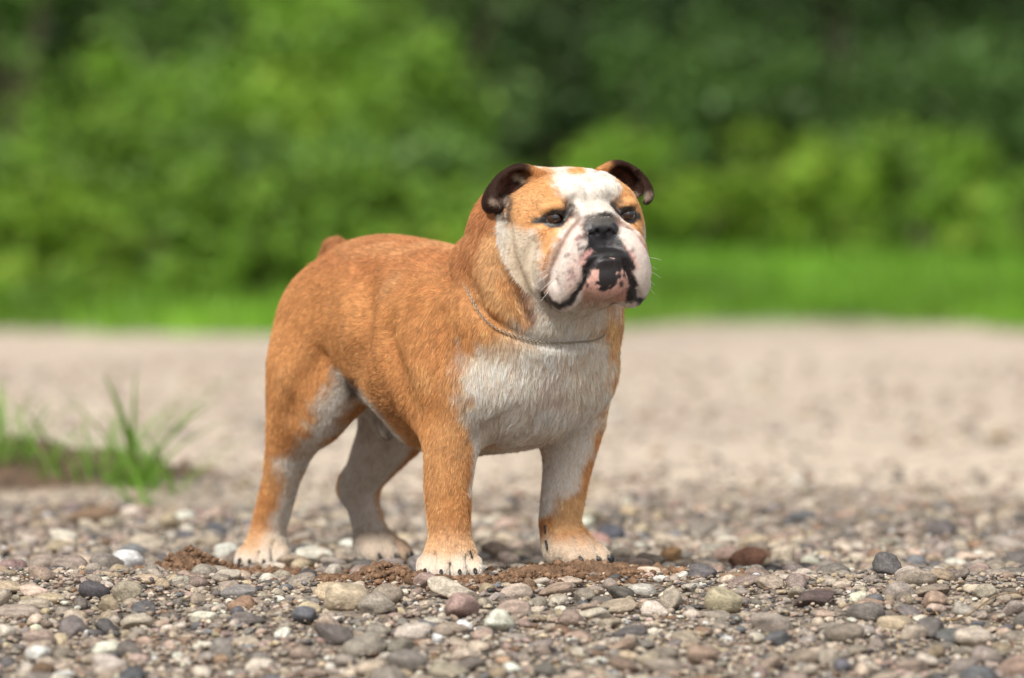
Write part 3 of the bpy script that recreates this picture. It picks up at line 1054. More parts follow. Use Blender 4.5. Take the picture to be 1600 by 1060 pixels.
# ---- claws
clawm = simple('claw_black', (.018, .017, .019), .38)
for p, d_, ln in CLAWS:
    d_ = d_ / np.linalg.norm(d_)
    tip = p + d_ * ln * .75 + np.array([0, 0, -ln * .62])
    mid = p + d_ * ln * .55 + np.array([0, 0, -ln * .08])
    c_ = spline([p - d_ * .004, mid, tip], 5)
    V_, F_ = [], []
    seg = 8
    for i, q in enumerate(c_):
        t_ = i / (len(c_) - 1)
        r_ = (.30 if ln > .01 else .36) * ln * (1 - t_) ** .6 + .0003
        tv = c_[min(i + 1, len(c_) - 1)] - c_[max(i - 1, 0)]
        tv /= np.linalg.norm(tv)
        s1 = np.cross(tv, [0, 0, 1])
        s1 /= np.linalg.norm(s1)
        s2 = np.cross(s1, tv)
        for j in range(seg):
            b = 2 * math.pi * j / seg
            V_.append(q + r_ * (.75 * math.cos(b) * s1 + 1.1 * math.sin(b) * s2))
    for i in range(len(c_) - 1):
        for j in range(seg):
            a, b = i * seg + j, i * seg + (j + 1) % seg
            F_.append((a, b, b + seg, a + seg))
    obj('claw', mesh_np('claw', V_, F_), clawm, dog)

# ---- whiskers
wc = bpy.data.hair_curves.new('whiskers')
wp = []
for s in (-1, 1):
    for i, (hz_, hy_, ln_) in enumerate(((-.048, .054, .038), (-.056, .057, .030), (-.062, .058, .034), (-.070, .057, .028), (-.078, .056, .030), (-.066, .050, .034))):
        o_ = np.array([.080, hy_ * s, hz_])
        dr = np.array([.25, s * 1.0, -.02 - .16 * i])
        dr /= np.linalg.norm(dr)
        wp.append([head(o_ + dr * ln_ * t + np.array([-.006, 0, -.006]) * t * t - dr * .012) for t in np.linspace(0, 1, 6)])
wc.add_curves([6] * len(wp))
wc.attributes['position'].data.foreach_set('vector', np.array(wp, np.float32).reshape(-1))
wr = wc.attributes.get('radius') or wc.attributes.new('radius', 'FLOAT', 'POINT')
wr.data.foreach_set('value', np.tile(np.linspace(.00028, .0001, 6), len(wp)).astype(np.float32))
wo = bpy.data.objects.new('whiskers', wc)
wc.materials.append(simple('whisker_white', (.8, .78, .74), .4))
link(wo, dog)

# ---- neck chain: a twisted rope chain lying round the neck
vis = [surf(*q) for q in ((744, 474), (790, 511), (850, 534), (905, 533), (944, 520))]
c0 = np.mean(vis, 0)
_, _, vt = np.linalg.svd(np.array(vis) - c0)
pn = vt[2] * np.sign(vt[2][2])
pn = np.array([.50, 0.02, .86]) if pn[2] < .3 else pn
pn /= np.linalg.norm(pn)
cen = np.array([.035, 0, 0])
cen[2] = c0[2] - ((cen - c0)[:2] @ pn[:2]) / pn[2]
e1 = np.cross(pn, [0, 1, 0])
e1 /= np.linalg.norm(e1)
e2 = np.cross(pn, e1)
loop = []
for a in np.linspace(0, 2 * math.pi, 120, endpoint=False):
    dr = e1 * math.cos(a) + e2 * math.sin(a)
    rr_ = .0
    while rr_ < .2 and float(grid_d(cen + dr * rr_)) < .0024:
        rr_ += .001
    qx = project(dog2world(cen + dr * rr_))
    loop.append(rr_ if 742 < qx[0] < 948 and dr[0] > -.2 else rr_ - .0075)
loop = np.array(loop)
for _ in range(8):
    loop = .5 * loop + .25 * (np.roll(loop, 1) + np.roll(loop, -1))
for _ in range(1):
    loop = np.maximum(loop, (np.roll(loop, 1) + np.roll(loop, -1)) / 2)
ang = np.linspace(0, 2 * math.pi, 120, endpoint=False)
LP = np.array([cen + (e1 * math.cos(a) + e2 * math.sin(a)) * r for a, r in zip(ang, loop)])
LPc = np.vstack([LP, LP[:1]])
arc = np.concatenate([[0], np.cumsum(np.linalg.norm(np.diff(LPc, axis=0), axis=1))])
nl = int(arc[-1] / .0026)
chain = empty('neck_chain', dog2world(c0))
tag(chain, 'thin silver rope chain round the neck of the bulldog', 'chain')
chainm = simple('chain_silver', (.42, .38, .31), .40, metal=1.0)


def torus(Rm, rm, sx=1.5, su=12, sv=6):
    V_, F_ = [], []
    for i in range(su):
        a = 2 * math.pi * i / su
        for j in range(sv):
            b = 2 * math.pi * j / sv
            V_.append(((Rm + rm * math.cos(b)) * math.cos(a) * sx, (Rm + rm * math.cos(b)) * math.sin(a), rm * math.sin(b)))
    for i in range(su):
        for j in range(sv):
            F_.append((i * sv + j, ((i + 1) % su) * sv + j, ((i + 1) % su) * sv + (j + 1) % sv, i * sv + (j + 1) % sv))
    return np.array(V_), np.array(F_)


tv_, tf_ = torus(.0011, .00045)
link_me = mesh_np('chain_link', tv_, tf_)
link_me.materials.append(chainm)
for i in range(nl):
    sarc = arc[-1] * i / nl
    p = np.array([np.interp(sarc, arc, LPc[:, k_]) for k_ in range(3)])
    q = np.array([np.interp((sarc + .002) % arc[-1], arc, LPc[:, k_]) for k_ in range(3)])
    tdir = dog2world(q) - dog2world(p)
    wpz = dog2world(p)
    o = bpy.data.objects.new('chain_link', link_me)
    qt = Vector(tdir).to_track_quat('X', 'Z') @ Matrix.Rotation(R(35 + 90 * (i % 2)), 3, 'X').to_quaternion() @ Matrix.Rotation(R(28), 3, 'Z').to_quaternion()
    o.rotation_euler = qt.to_euler()
    o.location = Vector(wpz) - chain.location
    link(o, chain)
# ------------------------------------------------------------------ the ground
EDGE = 19.7                                   # where the gravel ends and the grass begins


def ground_z(x, y):
    x, y = np.asarray(x, float), np.asarray(y, float)
    z = -.05 * np.clip(y - 5.25, 0, .42) - .08 * np.clip(5.13 - y, 0, 1.0) + .02 * np.clip(4.2 - y, 0, 3)
    z = z + .0045 * np.sin(x * 9.1 + 1.3 * y) * np.sin(y * 7.3 - x * 2.2) * sstep(3.4, 4.4, y) * (1 - sstep(9, 12, y))
    lump = 1 + .16 * np.sin(x * 61 + 3 * np.sin(y * 31)) * np.sin(y * 47 + 2.1 * np.sin(x * 23)) + .12 * np.sin(x * 113 + y * 37) * np.sin(y * 97 - x * 41)
    z = z + .062 * lump * np.exp(-(((x + .80) / .30) ** 2 + ((y - 7.55) / .22) ** 2))            # the grassy hump
    z = z + .045 * lump * np.exp(-(((x + 1.25) / .35) ** 2 + ((y - 7.65) / .30) ** 2))
    for gx, gy, gr, gh in ((-.385, 5.45, .035, .012), (-.14, 5.18, .045, .009), (.07, 5.30, .07, .009), (-.30, 5.57, .06, .002)):
        z = z + gh * np.exp(-((x - gx) ** 2 + (y - gy) ** 2) / gr ** 2)
    z = z + .045 * np.clip(y - EDGE - .25 * np.sin(x * 1.7), 0, 40) * (1 - .3 * sstep(0, 3, x))
    return z


def on_ground(px, py, lift=0.0):
    """the spot of ground seen at a photo pixel"""
    o, d = ray(px, py)
    t = 2.5
    while t < 60:
        p = o + d * t
        if p.z <= float(ground_z(p.x, p.y)):
            return np.array([p.x, p.y, float(ground_z(p.x, p.y)) + lift])
        t += .004 if t < 9 else .05
    return np.array(o + d * 60)


def nonuni(a, b, fine0, fine1, df, grow):
    v = list(np.arange(fine0, fine1 + df * .5, df))
    s_ = df
    while v[-1] < b:
        s_ *= grow
        v.append(min(v[-1] + s_, b))
    s_ = df
    lo = [fine0]
    while lo[-1] > a:
        s_ *= grow
        lo.append(max(lo[-1] - s_, a))
    return np.array(lo[:0:-1] + v)


gx = nonuni(-300, 300, -1.5, 1.5, .016, 1.10)
gy = nonuni(-40, 600, 3.4, 8.4, .016, 1.10)
GX, GY = np.meshgrid(gx, gy, indexing='ij')
GZ = ground_z(GX, np.minimum(GY, 45))
GV = np.stack([GX, GY, GZ], -1).reshape(-1, 3)
ii, jj = np.meshgrid(np.arange(len(gx) - 1), np.arange(len(gy) - 1), indexing='ij')
a_ = (ii * len(gy) + jj).ravel()
GF = np.stack([a_, a_ + len(gy), a_ + len(gy) + 1, a_ + 1], 1)
# colour: earth under the pebbles, pale trodden gravel beyond, earth under the grass
P3 = GV * np.array([1, 1, 0])
nA, nB = rnd_noise3(P3, 3.1, 41, 3), rnd_noise3(P3, .45, 42, 3)
gc = np.tile(np.array((.190, .155, .122)), (len(GV), 1))


def gmix(w, c):
    global gc
    w = np.clip(w, 0, 1)[:, None]
    gc = gc * (1 - w) + np.array(c) * w


gmix(sstep(6.4, 7.9, GV[:, 1] + .5 * nA), (.56, .465, .370))
gmix(sstep(.0, .5, nB) * sstep(8, 10, GV[:, 1]) * .75, (.44, .36, .295))
gmix(sstep(.1, .5, nA) * sstep(7.5, 9, GV[:, 1]) * .45, (.40, .325, .265))
gmix(sstep(.1, .6, -nA) * sstep(7.5, 9, GV[:, 1]) * .4, (.62, .53, .435))
SOIL = [(-.385, 5.45, .075), (-.27, 5.42, .06), (-.32, 5.44, .06), (.17, 5.33, .05), (-.20, 5.22, .05), (-.14, 5.19, .075), (-.07, 5.17, .06), (.07, 5.26, .10), (.02, 5.22, .07), (.12, 5.30, .06)]
soilw = np.zeros(len(GV))
for sx_, sy_, sr_ in SOIL:
    soilw = np.maximum(soilw, np.exp(-((GV[:, 0] - sx_) ** 2 + (GV[:, 1] - sy_) ** 2) / sr_ ** 2))
gmix(sstep(.25, .7, soilw + .25 * nA), (.165, .092, .054))
hump = np.maximum(np.exp(-(((GV[:, 0] + .80) / .30) ** 2 + ((GV[:, 1] - 7.5) / .22) ** 2)), np.exp(-(((GV[:, 0] + 1.25) / .4) ** 2 + ((GV[:, 1] - 7.6) / .3) ** 2)))
gmix(sstep(.18, .45, hump + .1 * nA), (.120, .075, .048))
edge_ = EDGE + .25 * np.sin(GV[:, 0] * 1.7) + 1.5 * nA + 1.0 * nB + .9 * sstep(.2, 1.0, GV[:, 0]) * (1 - sstep(2.2, 3.0, GV[:, 0]))
gmix(sstep(-.9, -.1, GV[:, 1] - edge_) * sstep(-.5, 1.0, GV[:, 0]) * .8, (.17, .105, .065))
gmix(sstep(-.2, .1, GV[:, 1] - edge_), (.095, .190, .030))
gm = NT('ground_gravel_earth')
ga = gm.n('Attribute', attribute_name='col')
gtc = gm.n('TexCoord')
gv1 = gm.n('TexVoronoi', i_Scale=55.0)
gv2 = gm.n('TexNoise', i_Scale=9.0, i_Detail=6.0)
gm.l(gtc.outputs['Object'], gv1.inputs['Vector'])
gm.l(gtc.outputs['Object'], gv2.inputs['Vector'])
g1 = gm.n('MapRange')
g1.inputs['To Min'].default_value, g1.inputs['To Max'].default_value = .62, 1.38
gm.l(gv1.outputs['Color'], g1.inputs['Value'])
g2 = gm.n('MapRange')
g2.inputs['From Min'].default_value, g2.inputs['From Max'].default_value = .3, .7
g2.inputs['To Min'].default_value, g2.inputs['To Max'].default_value = .8, 1.2
gm.l(gv2.outputs['Fac'], g2.inputs['Value'])
gmul = gm.n('Math', operation='MULTIPLY')
gm.l(g1.outputs[0], gmul.inputs[0])
gm.l(g2.outputs[0], gmul.inputs[1])
gmx = gm.n('VectorMath', operation='SCALE')
gm.l(ga.outputs['Color'], gmx.inputs[0])
gm.l(gmul.outputs[0], gmx.inputs['Scale'])
gm.l(gmx.outputs[0], gm.b.inputs['Base Color'])
gb = gm.n('Bump', i_Strength=.8, i_Distance=.008)
gm.l(gv1.outputs['Distance'], gb.inputs['Height'])
gm.l(gb.outputs[0], gm.b.inputs['Normal'])
gm.set(Roughness=.9)
ground = obj('ground', mesh_np('ground', GV, GF, colors=gc), gm.m)
tag(ground, kind='structure', label='gravel track of mixed pebbles and brown earth with grass beyond')

# ------------------------------------------------------------------ pebbles
import bmesh


def ico(sub):
    bm = bmesh.new()
    bmesh.ops.create_icosphere(bm, subdivisions=sub, radius=1.0)
    bm.verts.ensure_lookup_table()
    V_ = np.array([v.co[:] for v in bm.verts])
    F_ = np.array([[v.index for v in f.verts] for f in bm.faces])
    bm.free()
    return V_, F_


def pebble_shape(sub, seed, cuts=5, rough=.06):
    """a worn stone: a ball cut by a few planes, softened, with small unevenness"""
    V_, F_ = ico(sub)
    r_ = np.random.default_rng(seed)
    d = np.ones(len(V_))
    for _ in range(cuts):
        n_ = r_.normal(size=3)
        n_ /= np.linalg.norm(n_)
        h_ = r_.uniform(.55, .92)
        c_ = V_ @ n_
        d = np.where(c_ > 1e-3, np.minimum(d, np.where(c_ > .05, h_ / np.maximum(c_, .05) + .04, d)), d)
    d = d * (1 + rough * rnd_noise3(V_, 1.9, seed, 2))
    return V_ * d[:, None], F_


P80 = [pebble_shape(2, 100 + i, 6 + i % 5, .10) for i in range(10)]
P20 = [pebble_shape(1, 200 + i, 3 + i % 3, .10) for i in range(8)]
P320 = [pebble_shape(3, 300 + i, 6 + i % 7, .10) for i in range(12)]
PAL = np.array([(.31, .262, .215), (.265, .232, .200), (.36, .310, .252), (.315, .250, .208), (.225, .200, .180), (.46, .415, .355), (.165, .150, .140),
                (.27, .205, .165), (.345, .285, .205), (.095, .090, .092), (.125, .130, .142), (.215, .145, .098), (.265, .200, .180), (.52, .475, .415)])
PALW = np.array([14, 13, 12, 9, 10, 8, 7, 7, 8, 4, 3, 4, 4, 4], float)
PALW /= PALW.sum()


def scatter(n, y0, y1, dmed, dsig, dmin_, dmax_):
    yy = y0 + (y1 - y0) * rng.random(n * 3)
    keep_ = rng.random(n * 3) < yy / y1
    yy = yy[keep_][:n]
    xx = (rng.random(len(yy)) * 2 - 1) * (800 / FPX * yy * 1.30 + .05)
    dd = np.clip(np.exp(rng.normal(math.log(dmed), dsig, len(yy))), dmin_, dmax_)
    return xx, yy, dd


sets = []
sets.append(scatter(6300, 4.35, 6.9, .0215, .40, .012, .050))
sets.append(scatter(18000, 4.35, 6.4, .0118, .28, .006, .020))
sets.append(scatter(14000, 4.4, 6.1, .0062, .25, .004, .010))
sets.append(scatter(2500, 3.75, 4.4, .015, .38, .007, .036))
sets.append(scatter(1500, 8.6, 15, .022, .4, .012, .06))
sets.append(scatter(9000, 6.4, 8.8, .013, .42, .007, .036))
SX, SY, SD = (np.concatenate(q) for q in zip(*sets))
# fewer loose stones on the earth heaps, on the grassy hump and under the paws
sw_ = np.zeros(len(SX))
for sx_, sy_, sr_ in SOIL:
    sw_ = np.maximum(sw_, np.exp(-((SX - sx_) ** 2 + (SY - sy_) ** 2) / (sr_ * .9) ** 2))
hw = np.exp(-(((SX + .80) / .26) ** 2 + ((SY - 7.5) / .18) ** 2)) + np.exp(-(((SX + 1.25) / .4) ** 2 + ((SY - 7.6) / .3) ** 2))
ok_ = (rng.random(len(SX)) > sw_ * 1.1) & (rng.random(len(SX)) > hw * 1.6)
thin = sstep(6.7, 8.2, SY + .5 * rnd_noise3(np.stack([SX, SY, 0 * SX], 1), 2.0, 77, 2))
ok_ &= (rng.random(len(SX)) > thin * .93) | (SY > 8.9)
pawxy = dog2world(np.array([(.03, -.104, 0), (.018, .092, 0), (-.425, -.092, 0), (-.382, .062, 0)]))[:, :2]
for q in pawxy:
    ok_ &= ((SX - q[0]) ** 2 + (SY - q[1]) ** 2 > .048 ** 2) | (SD < .007)
SX, SY, SD = SX[ok_], SY[ok_], SD[ok_]
ROCK_SPOTS = [(1168, 893, 64, 44), (1050, 881, 36, 28), (1272, 951, 70, 30), (1131, 960, 60, 44), (705, 938, 80, 30), (540, 955, 84, 50), (590, 960, 64, 42), (957, 846, 42, 28), (930, 860, 50, 30), (148, 822, 84, 34), (213, 985, 52, 28), (1490, 1010, 54, 30), (1205, 922, 52, 24), (372, 938, 60, 26), (1005, 935, 50, 24)]   # where the stones one can point at lie, and how large they show
for rx_, ry_, rw_, rh_ in ROCK_SPOTS:
    p_ = on_ground(rx_, ry_)
    w_ = rw_ * p_[1] / FPX
    dx_, dy_ = SX - p_[0], SY - (p_[1] + .2 * w_)
    hit = (np.abs(dx_) < w_ * .55) & (dy_ > -w_ * .75) & (dy_ < w_ * .6) & (SD > .007)
    SX, SY, SD = SX[~hit], SY[~hit], SD[~hit]
# big stones keep their distance from one another
order = np.argsort(-SD)
cellg = {}
alive = np.ones(len(SX), bool)
for i in order:
    if SD[i] < .015:
        break
    cx_, cy_ = int(SX[i] / .04), int(SY[i] / .04)
    for a in (-1, 0, 1):
        for b in (-1, 0, 1):
            for j in cellg.get((cx_ + a, cy_ + b), ()):
                if (SX[i] - SX[j]) ** 2 + (SY[i] - SY[j]) ** 2 < (.40 * (SD[i] + SD[j])) ** 2:
                    alive[i] = False
    if alive[i]:
        cellg.setdefault((cx_, cy_), []).append(i)
SX, SY, SD = SX[alive], SY[alive], SD[alive]
NS = len(SX)
S2 = SD * rng.uniform(.58, .95, NS)
S3 = SD * rng.uniform(.34, .66, NS)
SROT = rng.uniform(0, 2 * math.pi, NS)
TX, TY = rng.normal(0, .16, NS), rng.normal(0, .16, NS)
SZ = ground_z(SX, SY) + S3 * .5 * rng.uniform(.30, .95, NS) + np.where(SD < .011, rng.uniform(0, .006, NS), 0)
SC_ = PAL[rng.choice(len(PAL), NS, p=PALW)] * np.array((1.16, 1.135, 1.10)) * np.exp(rng.normal(-.04, .20, (NS, 1))) * np.exp(rng.normal(0, .018, (NS, 3)))
cz_, sz_ = np.cos(SROT), np.sin(SROT)
RM = np.zeros((NS, 3, 3))
RM[:, 0, 0], RM[:, 0, 1], RM[:, 1, 0], RM[:, 1, 1], RM[:, 2, 2] = cz_, -sz_, sz_, cz_, 1
KX = np.zeros((NS, 3, 3))
KX[:, 0, 0] = 1
KX[:, 1, 1], KX[:, 1, 2], KX[:, 2, 1], KX[:, 2, 2] = np.cos(TX), -np.sin(TX), np.sin(TX), np.cos(TX)
KY = np.zeros((NS, 3, 3))
KY[:, 1, 1] = 1
KY[:, 0, 0], KY[:, 0, 2], KY[:, 2, 0], KY[:, 2, 2] = np.cos(TY), np.sin(TY), -np.sin(TY), np.cos(TY)
RM = KX @ KY @ RM
HALF = np.stack([SD, S2, S3], 1) * .5


def stone_mat(name, per_object):
    m = NT(name)
    t = m.n('TexCoord')
    if per_object:
        c = m.n('ObjectInfo').outputs['Color']
        vec = t.outputs['Generated']
        sc = (3.5, 14.0, 34.0)
    else:
        c = m.n('Attribute', attribute_name='col').outputs['Color']
        vec = t.outputs['Object']
        sc = (120.0, 480.0, 1300.0)
    n1 = m.n('TexNoise', i_Scale=sc[0], i_Detail=5.0, i_Roughness=.65)
    n2 = m.n('TexNoise', i_Scale=sc[1], i_Detail=3.0)
    n3 = m.n('TexVoronoi', i_Scale=sc[2])
    for q in (n1, n2, n3):
        m.l(vec, q.inputs['Vector'])
    r1 = m.n('MapRange')
    r1.inputs['From Min'].default_value, r1.inputs['From Max'].default_value = .28, .72
    r1.inputs['To Min'].default_value, r1.inputs['To Max'].default_value = .50, 1.36
    m.l(n1.outputs['Fac'], r1.inputs['Value'])
    r2 = m.n('MapRange')
    r2.inputs['From Min'].default_value, r2.inputs['From Max'].default_value = .3, .7
    r2.inputs['To Min'].default_value, r2.inputs['To Max'].default_value = .84, 1.16
    m.l(n2.outputs['Fac'], r2.inputs['Value'])
    mu = m.n('Math', operation='MULTIPLY')
    m.l(r1.outputs[0], mu.inputs[0])
    m.l(r2.outputs[0], mu.inputs[1])
    vs_ = m.n('VectorMath', operation='SCALE')
    m.l(c, vs_.inputs[0])
    m.l(mu.outputs[0], vs_.inputs['Scale'])
    m.l(vs_.outputs[0], m.b.inputs['Base Color'])
    bm_ = m.n('Bump', i_Strength=.55, i_Distance=.0012)
    m.l(n2.outputs['Fac'], bm_.inputs['Height'])
    b2_ = m.n('Bump', i_Strength=.35, i_Distance=.003)
    m.l(n1.outputs['Fac'], b2_.inputs['Height'])
    m.l(b2_.outputs[0], bm_.inputs['Normal'])
    m.l(bm_.outputs[0], m.b.inputs['Normal'])
    m.set(Roughness=.82)
    m.b.inputs['Specular IOR Level'].default_value = .22
    return m.m


stone_one = stone_mat('stone_single', True)
stone_all = stone_mat('stone_gravel', False)
# the 300 that show largest are pieces of their own
SP = project(np.stack([SX, SY, SZ], 1))
infr = (SP[:, 0] > -20) & (SP[:, 0] < 1620) & (SP[:, 1] < 1075) & (SP[:, 1] > 780)
foc = np.abs(SY - 5.22) / SY
score = SD / SY * infr / (1 + foc * 1.5)
top = np.argsort(-score)[:300]
big_me = []
for i, (v_, f_) in enumerate(P320):
    me = mesh_np('stone', v_, f_)
    me.materials.append(stone_one)
    big_me.append(me)
for q, i in enumerate(top):
    o = bpy.data.objects.new('stone', big_me[q % len(big_me)])
    M4 = Matrix(RM[i].tolist()).to_4x4()
    o.matrix_world = Matrix.Translation((SX[i], SY[i], SZ[i])) @ M4 @ Matrix.Diagonal((*HALF[i], 1))
    o.color = (*np.clip(SC_[i], .02, .6), 1)
    link(o, ground)
rest = np.setdiff1d(np.arange(NS), top)


def batch(name, idx, protos, mat, label, cols):
    VV, FF, CC, off = [], [], [], 0
    for k_ in range(len(protos)):
        sub = idx[k_::len(protos)]
        if not len(sub):
            continue
        v_, f_ = protos[k_]
        w_ = np.einsum('nij,nvj->nvi', RM[sub], v_[None] * HALF[sub][:, None]) + np.stack([SX[sub], SY[sub], SZ[sub]], 1)[:, None]
        VV.append(w_.reshape(-1, 3))
        FF.append((f_[None] + (np.arange(len(sub)) * len(v_))[:, None, None] + off).reshape(-1, 3))
        CC.append(np.repeat(cols[sub], len(v_), 0))
        off += len(sub) * len(v_)
    o = obj(name, mesh_np(name, np.vstack(VV), np.vstack(FF), colors=np.clip(np.vstack(CC), .015, .6)), mat)
    return tag(o, label, 'gravel', kind='stuff')


sharp = (SY > 4.5) & (SY < 6.3)
fine_ = rest[(sharp & (SD > .0085))[rest]]
coarse_ = rest[~(sharp & (SD > .0085))[rest]]
batch('gravel', fine_, P80, stone_all, 'loose mixed pebbles of the gravel track around the dog', SC_)
batch('grit', coarse_, P20, stone_all, 'small grit and pebbles filling the gravel track', SC_)


# ------------------------------------------------------------------ stones one can point at
def rock(label, px, py, wpx, hpx, colr, seed, dep=.8, tilt=(0, 0), cuts=6, rz=0.0, name='rock', rough=.08, c2=None):
    """a stone whose foot is seen at (px, py) and that shows wpx x hpx photo pixels"""
    p = on_ground(px, py)
    k_ = p[1] / FPX
    w_, h_ = wpx * k_ * .5, hpx * k_ * .5
    v_, f_ = pebble_shape(4, seed, cuts, rough)
    v_ = v_ / np.abs(v_).max(0)
    v_ = v_ * (1 + .035 * rnd_noise3(v_, 5.5, seed + 3, 3))[:, None]
    R_ = euler(tilt[0], tilt[1], 0)
    v_ = (v_ * np.array([w_, w_ * dep, h_])) @ R_.T
    v_[:, 2] -= v_[:, 2].min()
    me = mesh_np(name, v_, f_)
    o = obj(name, me, stone_one if c2 is None else c2)
    o.location = (p[0], p[1] + w_ * dep * .6, p[2] - h_ * .16)
    o.rotation_euler = (0, 0, R(rz))
    o.color = (*colr, 1)
    tag(o, label, 'rock')
    return o


rock('lumpy red brown rock standing clear of the gravel beside the dog', 1168, 893, 64, 44, (.25, .130, .085), 11, .8, (0, 6), 9, rough=.13)
rock('small orange brown stone lying between the paw and the red brown rock', 1050, 881, 36, 28, (.27, .165, .085), 12, .9, (0, -10))
rock('dark brown slate shard lying tilted on the gravel', 1272, 951, 70, 30, (.115, .085, .08), 13, .6, (14, -17), 9, rough=.04)
rock('rounded pale olive stone between the dark shard and the paws', 1131, 960, 60, 44, (.36, .315, .215), 14, .8, (0, 4), 5)
rock('pale cream slab leaning against the front paw of the dog', 705, 938, 80, 30, (.50, .44, .36), 15, .55, (18, 17), 8, rough=.05)
rock('blocky tan rock with angular faces in front of the dog', 540, 955, 84, 50, (.42, .345, .25), 16, .7, (0, 8), 9, rough=.06)
rock('grey brown block resting against the blocky tan rock', 590, 960, 64, 42, (.30, .265, .22), 17, .8, (0, -12), 8, rough=.06)
rock('smooth dark blue grey pebble behind the turned out paw', 957, 846, 42, 28, (.085, .088, .105), 18, .8, (0, 6), 3, rough=.03)
rock('smooth pink stone beside the dark blue grey pebble', 930, 860, 50, 30, (.38, .235, .20), 19, .8, (0, 0), 3, rough=.03)
rock('long brown stone at the foot of the grassy hump', 148, 822, 84, 34, (.20, .135, .09), 20, .6, (0, -5), 5)
rock('smooth oval pale beige pebble on the grey grit', 213, 985, 52, 28, (.40, .35, .28), 21, .8, (0, -6), 3, rough=.03)
rock('dark olive grey pebble half sunk in the gravel', 1490, 1010, 54, 30, (.13, .13, .125), 22, .9, (0, 3), 3, rough=.03)
rock('flat beige stone propped on the gravel beside the red brown rock', 1205, 922, 52, 24, (.36, .295, .235), 23, .7, (6, 4), 5)
rock('grey angular stone in front of the hind paw', 372, 938, 60, 26, (.24, .225, .215), 24, .7, (4, -6), 8)
rock('white flat stone next to the pale olive stone', 1005, 935, 50, 24, (.46, .43, .38), 25, .8, (0, 3), 4)

# ------------------------------------------------------------------ crumbled earth by the paws
NCR = 15000
kk = rng.integers(0, len(SOIL), NCR)
sc0 = np.array(SOIL)[kk]
cxx = sc0[:, 0] + rng.normal(0, .75, NCR) * sc0[:, 2]
cyy = sc0[:, 1] + rng.normal(0, .62, NCR) * sc0[:, 2]
big_ = rng.random(NCR) < .02
cd = np.clip(np.exp(rng.normal(math.log(.0027), .50, NCR)), .0012, .014)
cd = np.where(big_, rng.uniform(.007, .015, NCR), cd)
heap = sum(hh * np.exp(-((cxx - hx) ** 2 + (cyy - hy) ** 2) / hr ** 2) for hx, hy, hr, hh in ((-.40, 5.44, .026, .020), (-.36, 5.43, .03, .010), (-.155, 5.17, .03, .012), (.10, 5.24, .03, .010), (.03, 5.18, .04, .008)))
cz0 = ground_z(cxx, cyy) + .002 + heap * rng.random(NCR) + cd * .3
cc0 = np.array((.195, .115, .068)) * np.exp(rng.normal(0, .25, (NCR, 1)))
SX, SY, SZ = cxx, cyy, cz0
HALF = np.stack([cd, cd * rng.uniform(.7, 1, NCR), cd * rng.uniform(.6, .9, NCR)], 1) * .5
qa = rng.uniform(0, 2 * math.pi, NCR)
RM = np.zeros((NCR, 3, 3))
RM[:, 0, 0], RM[:, 0, 1], RM[:, 1, 0], RM[:, 1, 1], RM[:, 2, 2] = np.cos(qa), -np.sin(qa), np.sin(qa), np.cos(qa), 1
so = batch('soil_crumbs', np.arange(NCR), P20, stone_mat('earth_crumb', False), 'crumbled reddish brown earth scattered about the paws', cc0)
so['category'] = 'soil'
# the trampled earth itself: a lumpy crust lying over the pebbles
ex, ey = np.arange(-.50, .26, .0032), np.arange(5.06, 5.56, .0032)
EX, EY = np.meshgrid(ex, ey, indexing='ij')
ep = np.stack([EX.ravel(), EY.ravel(), 0 * EX.ravel()], 1)
em_ = np.zeros(len(ep))
for sx_, sy_, sr_ in SOIL:
    em_ = np.maximum(em_, np.exp(-((ep[:, 0] - sx_) ** 2 + (ep[:, 1] - sy_) ** 2) / sr_ ** 2))
en1, en2, en3 = rnd_noise3(ep, 38, 91, 2), rnd_noise3(ep, 110, 92, 2), rnd_noise3(ep, 260, 93, 1)
eh = (em_ - .66 + .45 * en1) * .016 + .0085 * np.abs(en2) + .0034 * en3
eh += sum(hh * np.exp(-((ep[:, 0] - hx) ** 2 + (ep[:, 1] - hy) ** 2) / hr ** 2) * (1 + .5 * en2) for hx, hy, hr, hh in ((-.40, 5.44, .028, .010), (-.155, 5.17, .03, .004), (.10, 5.24, .03, .003)))
for q in pawxy:
    eh -= .012 * np.exp(-((ep[:, 0] - q[0]) ** 2 + (ep[:, 1] - q[1]) ** 2) / .035 ** 2)
ep[:, 2] = ground_z(ep[:, 0], ep[:, 1]) + np.maximum(eh, -.004) + .001
okv = eh > -.001
i_, j_ = np.meshgrid(np.arange(len(ex) - 1), np.arange(len(ey) - 1), indexing='ij')
a_ = (i_ * len(ey) + j_).ravel()
EF = np.stack([a_, a_ + len(ey), a_ + len(ey) + 1, a_ + 1], 1)
EF = EF[okv[EF].any(1)]
uq, inv = np.unique(EF, return_inverse=True)
ecol = np.array((.175, .106, .065)) * np.exp(.30 * en2 + .22 * en3)[:, None]
so2 = obj('soil', mesh_np('soil', ep[uq], inv.reshape(EF.shape), colors=ecol[uq]), bpy.data.materials['earth_crumb'])
tag(so2, 'trampled lumpy brown earth under the paws of the dog', 'soil', kind='stuff')

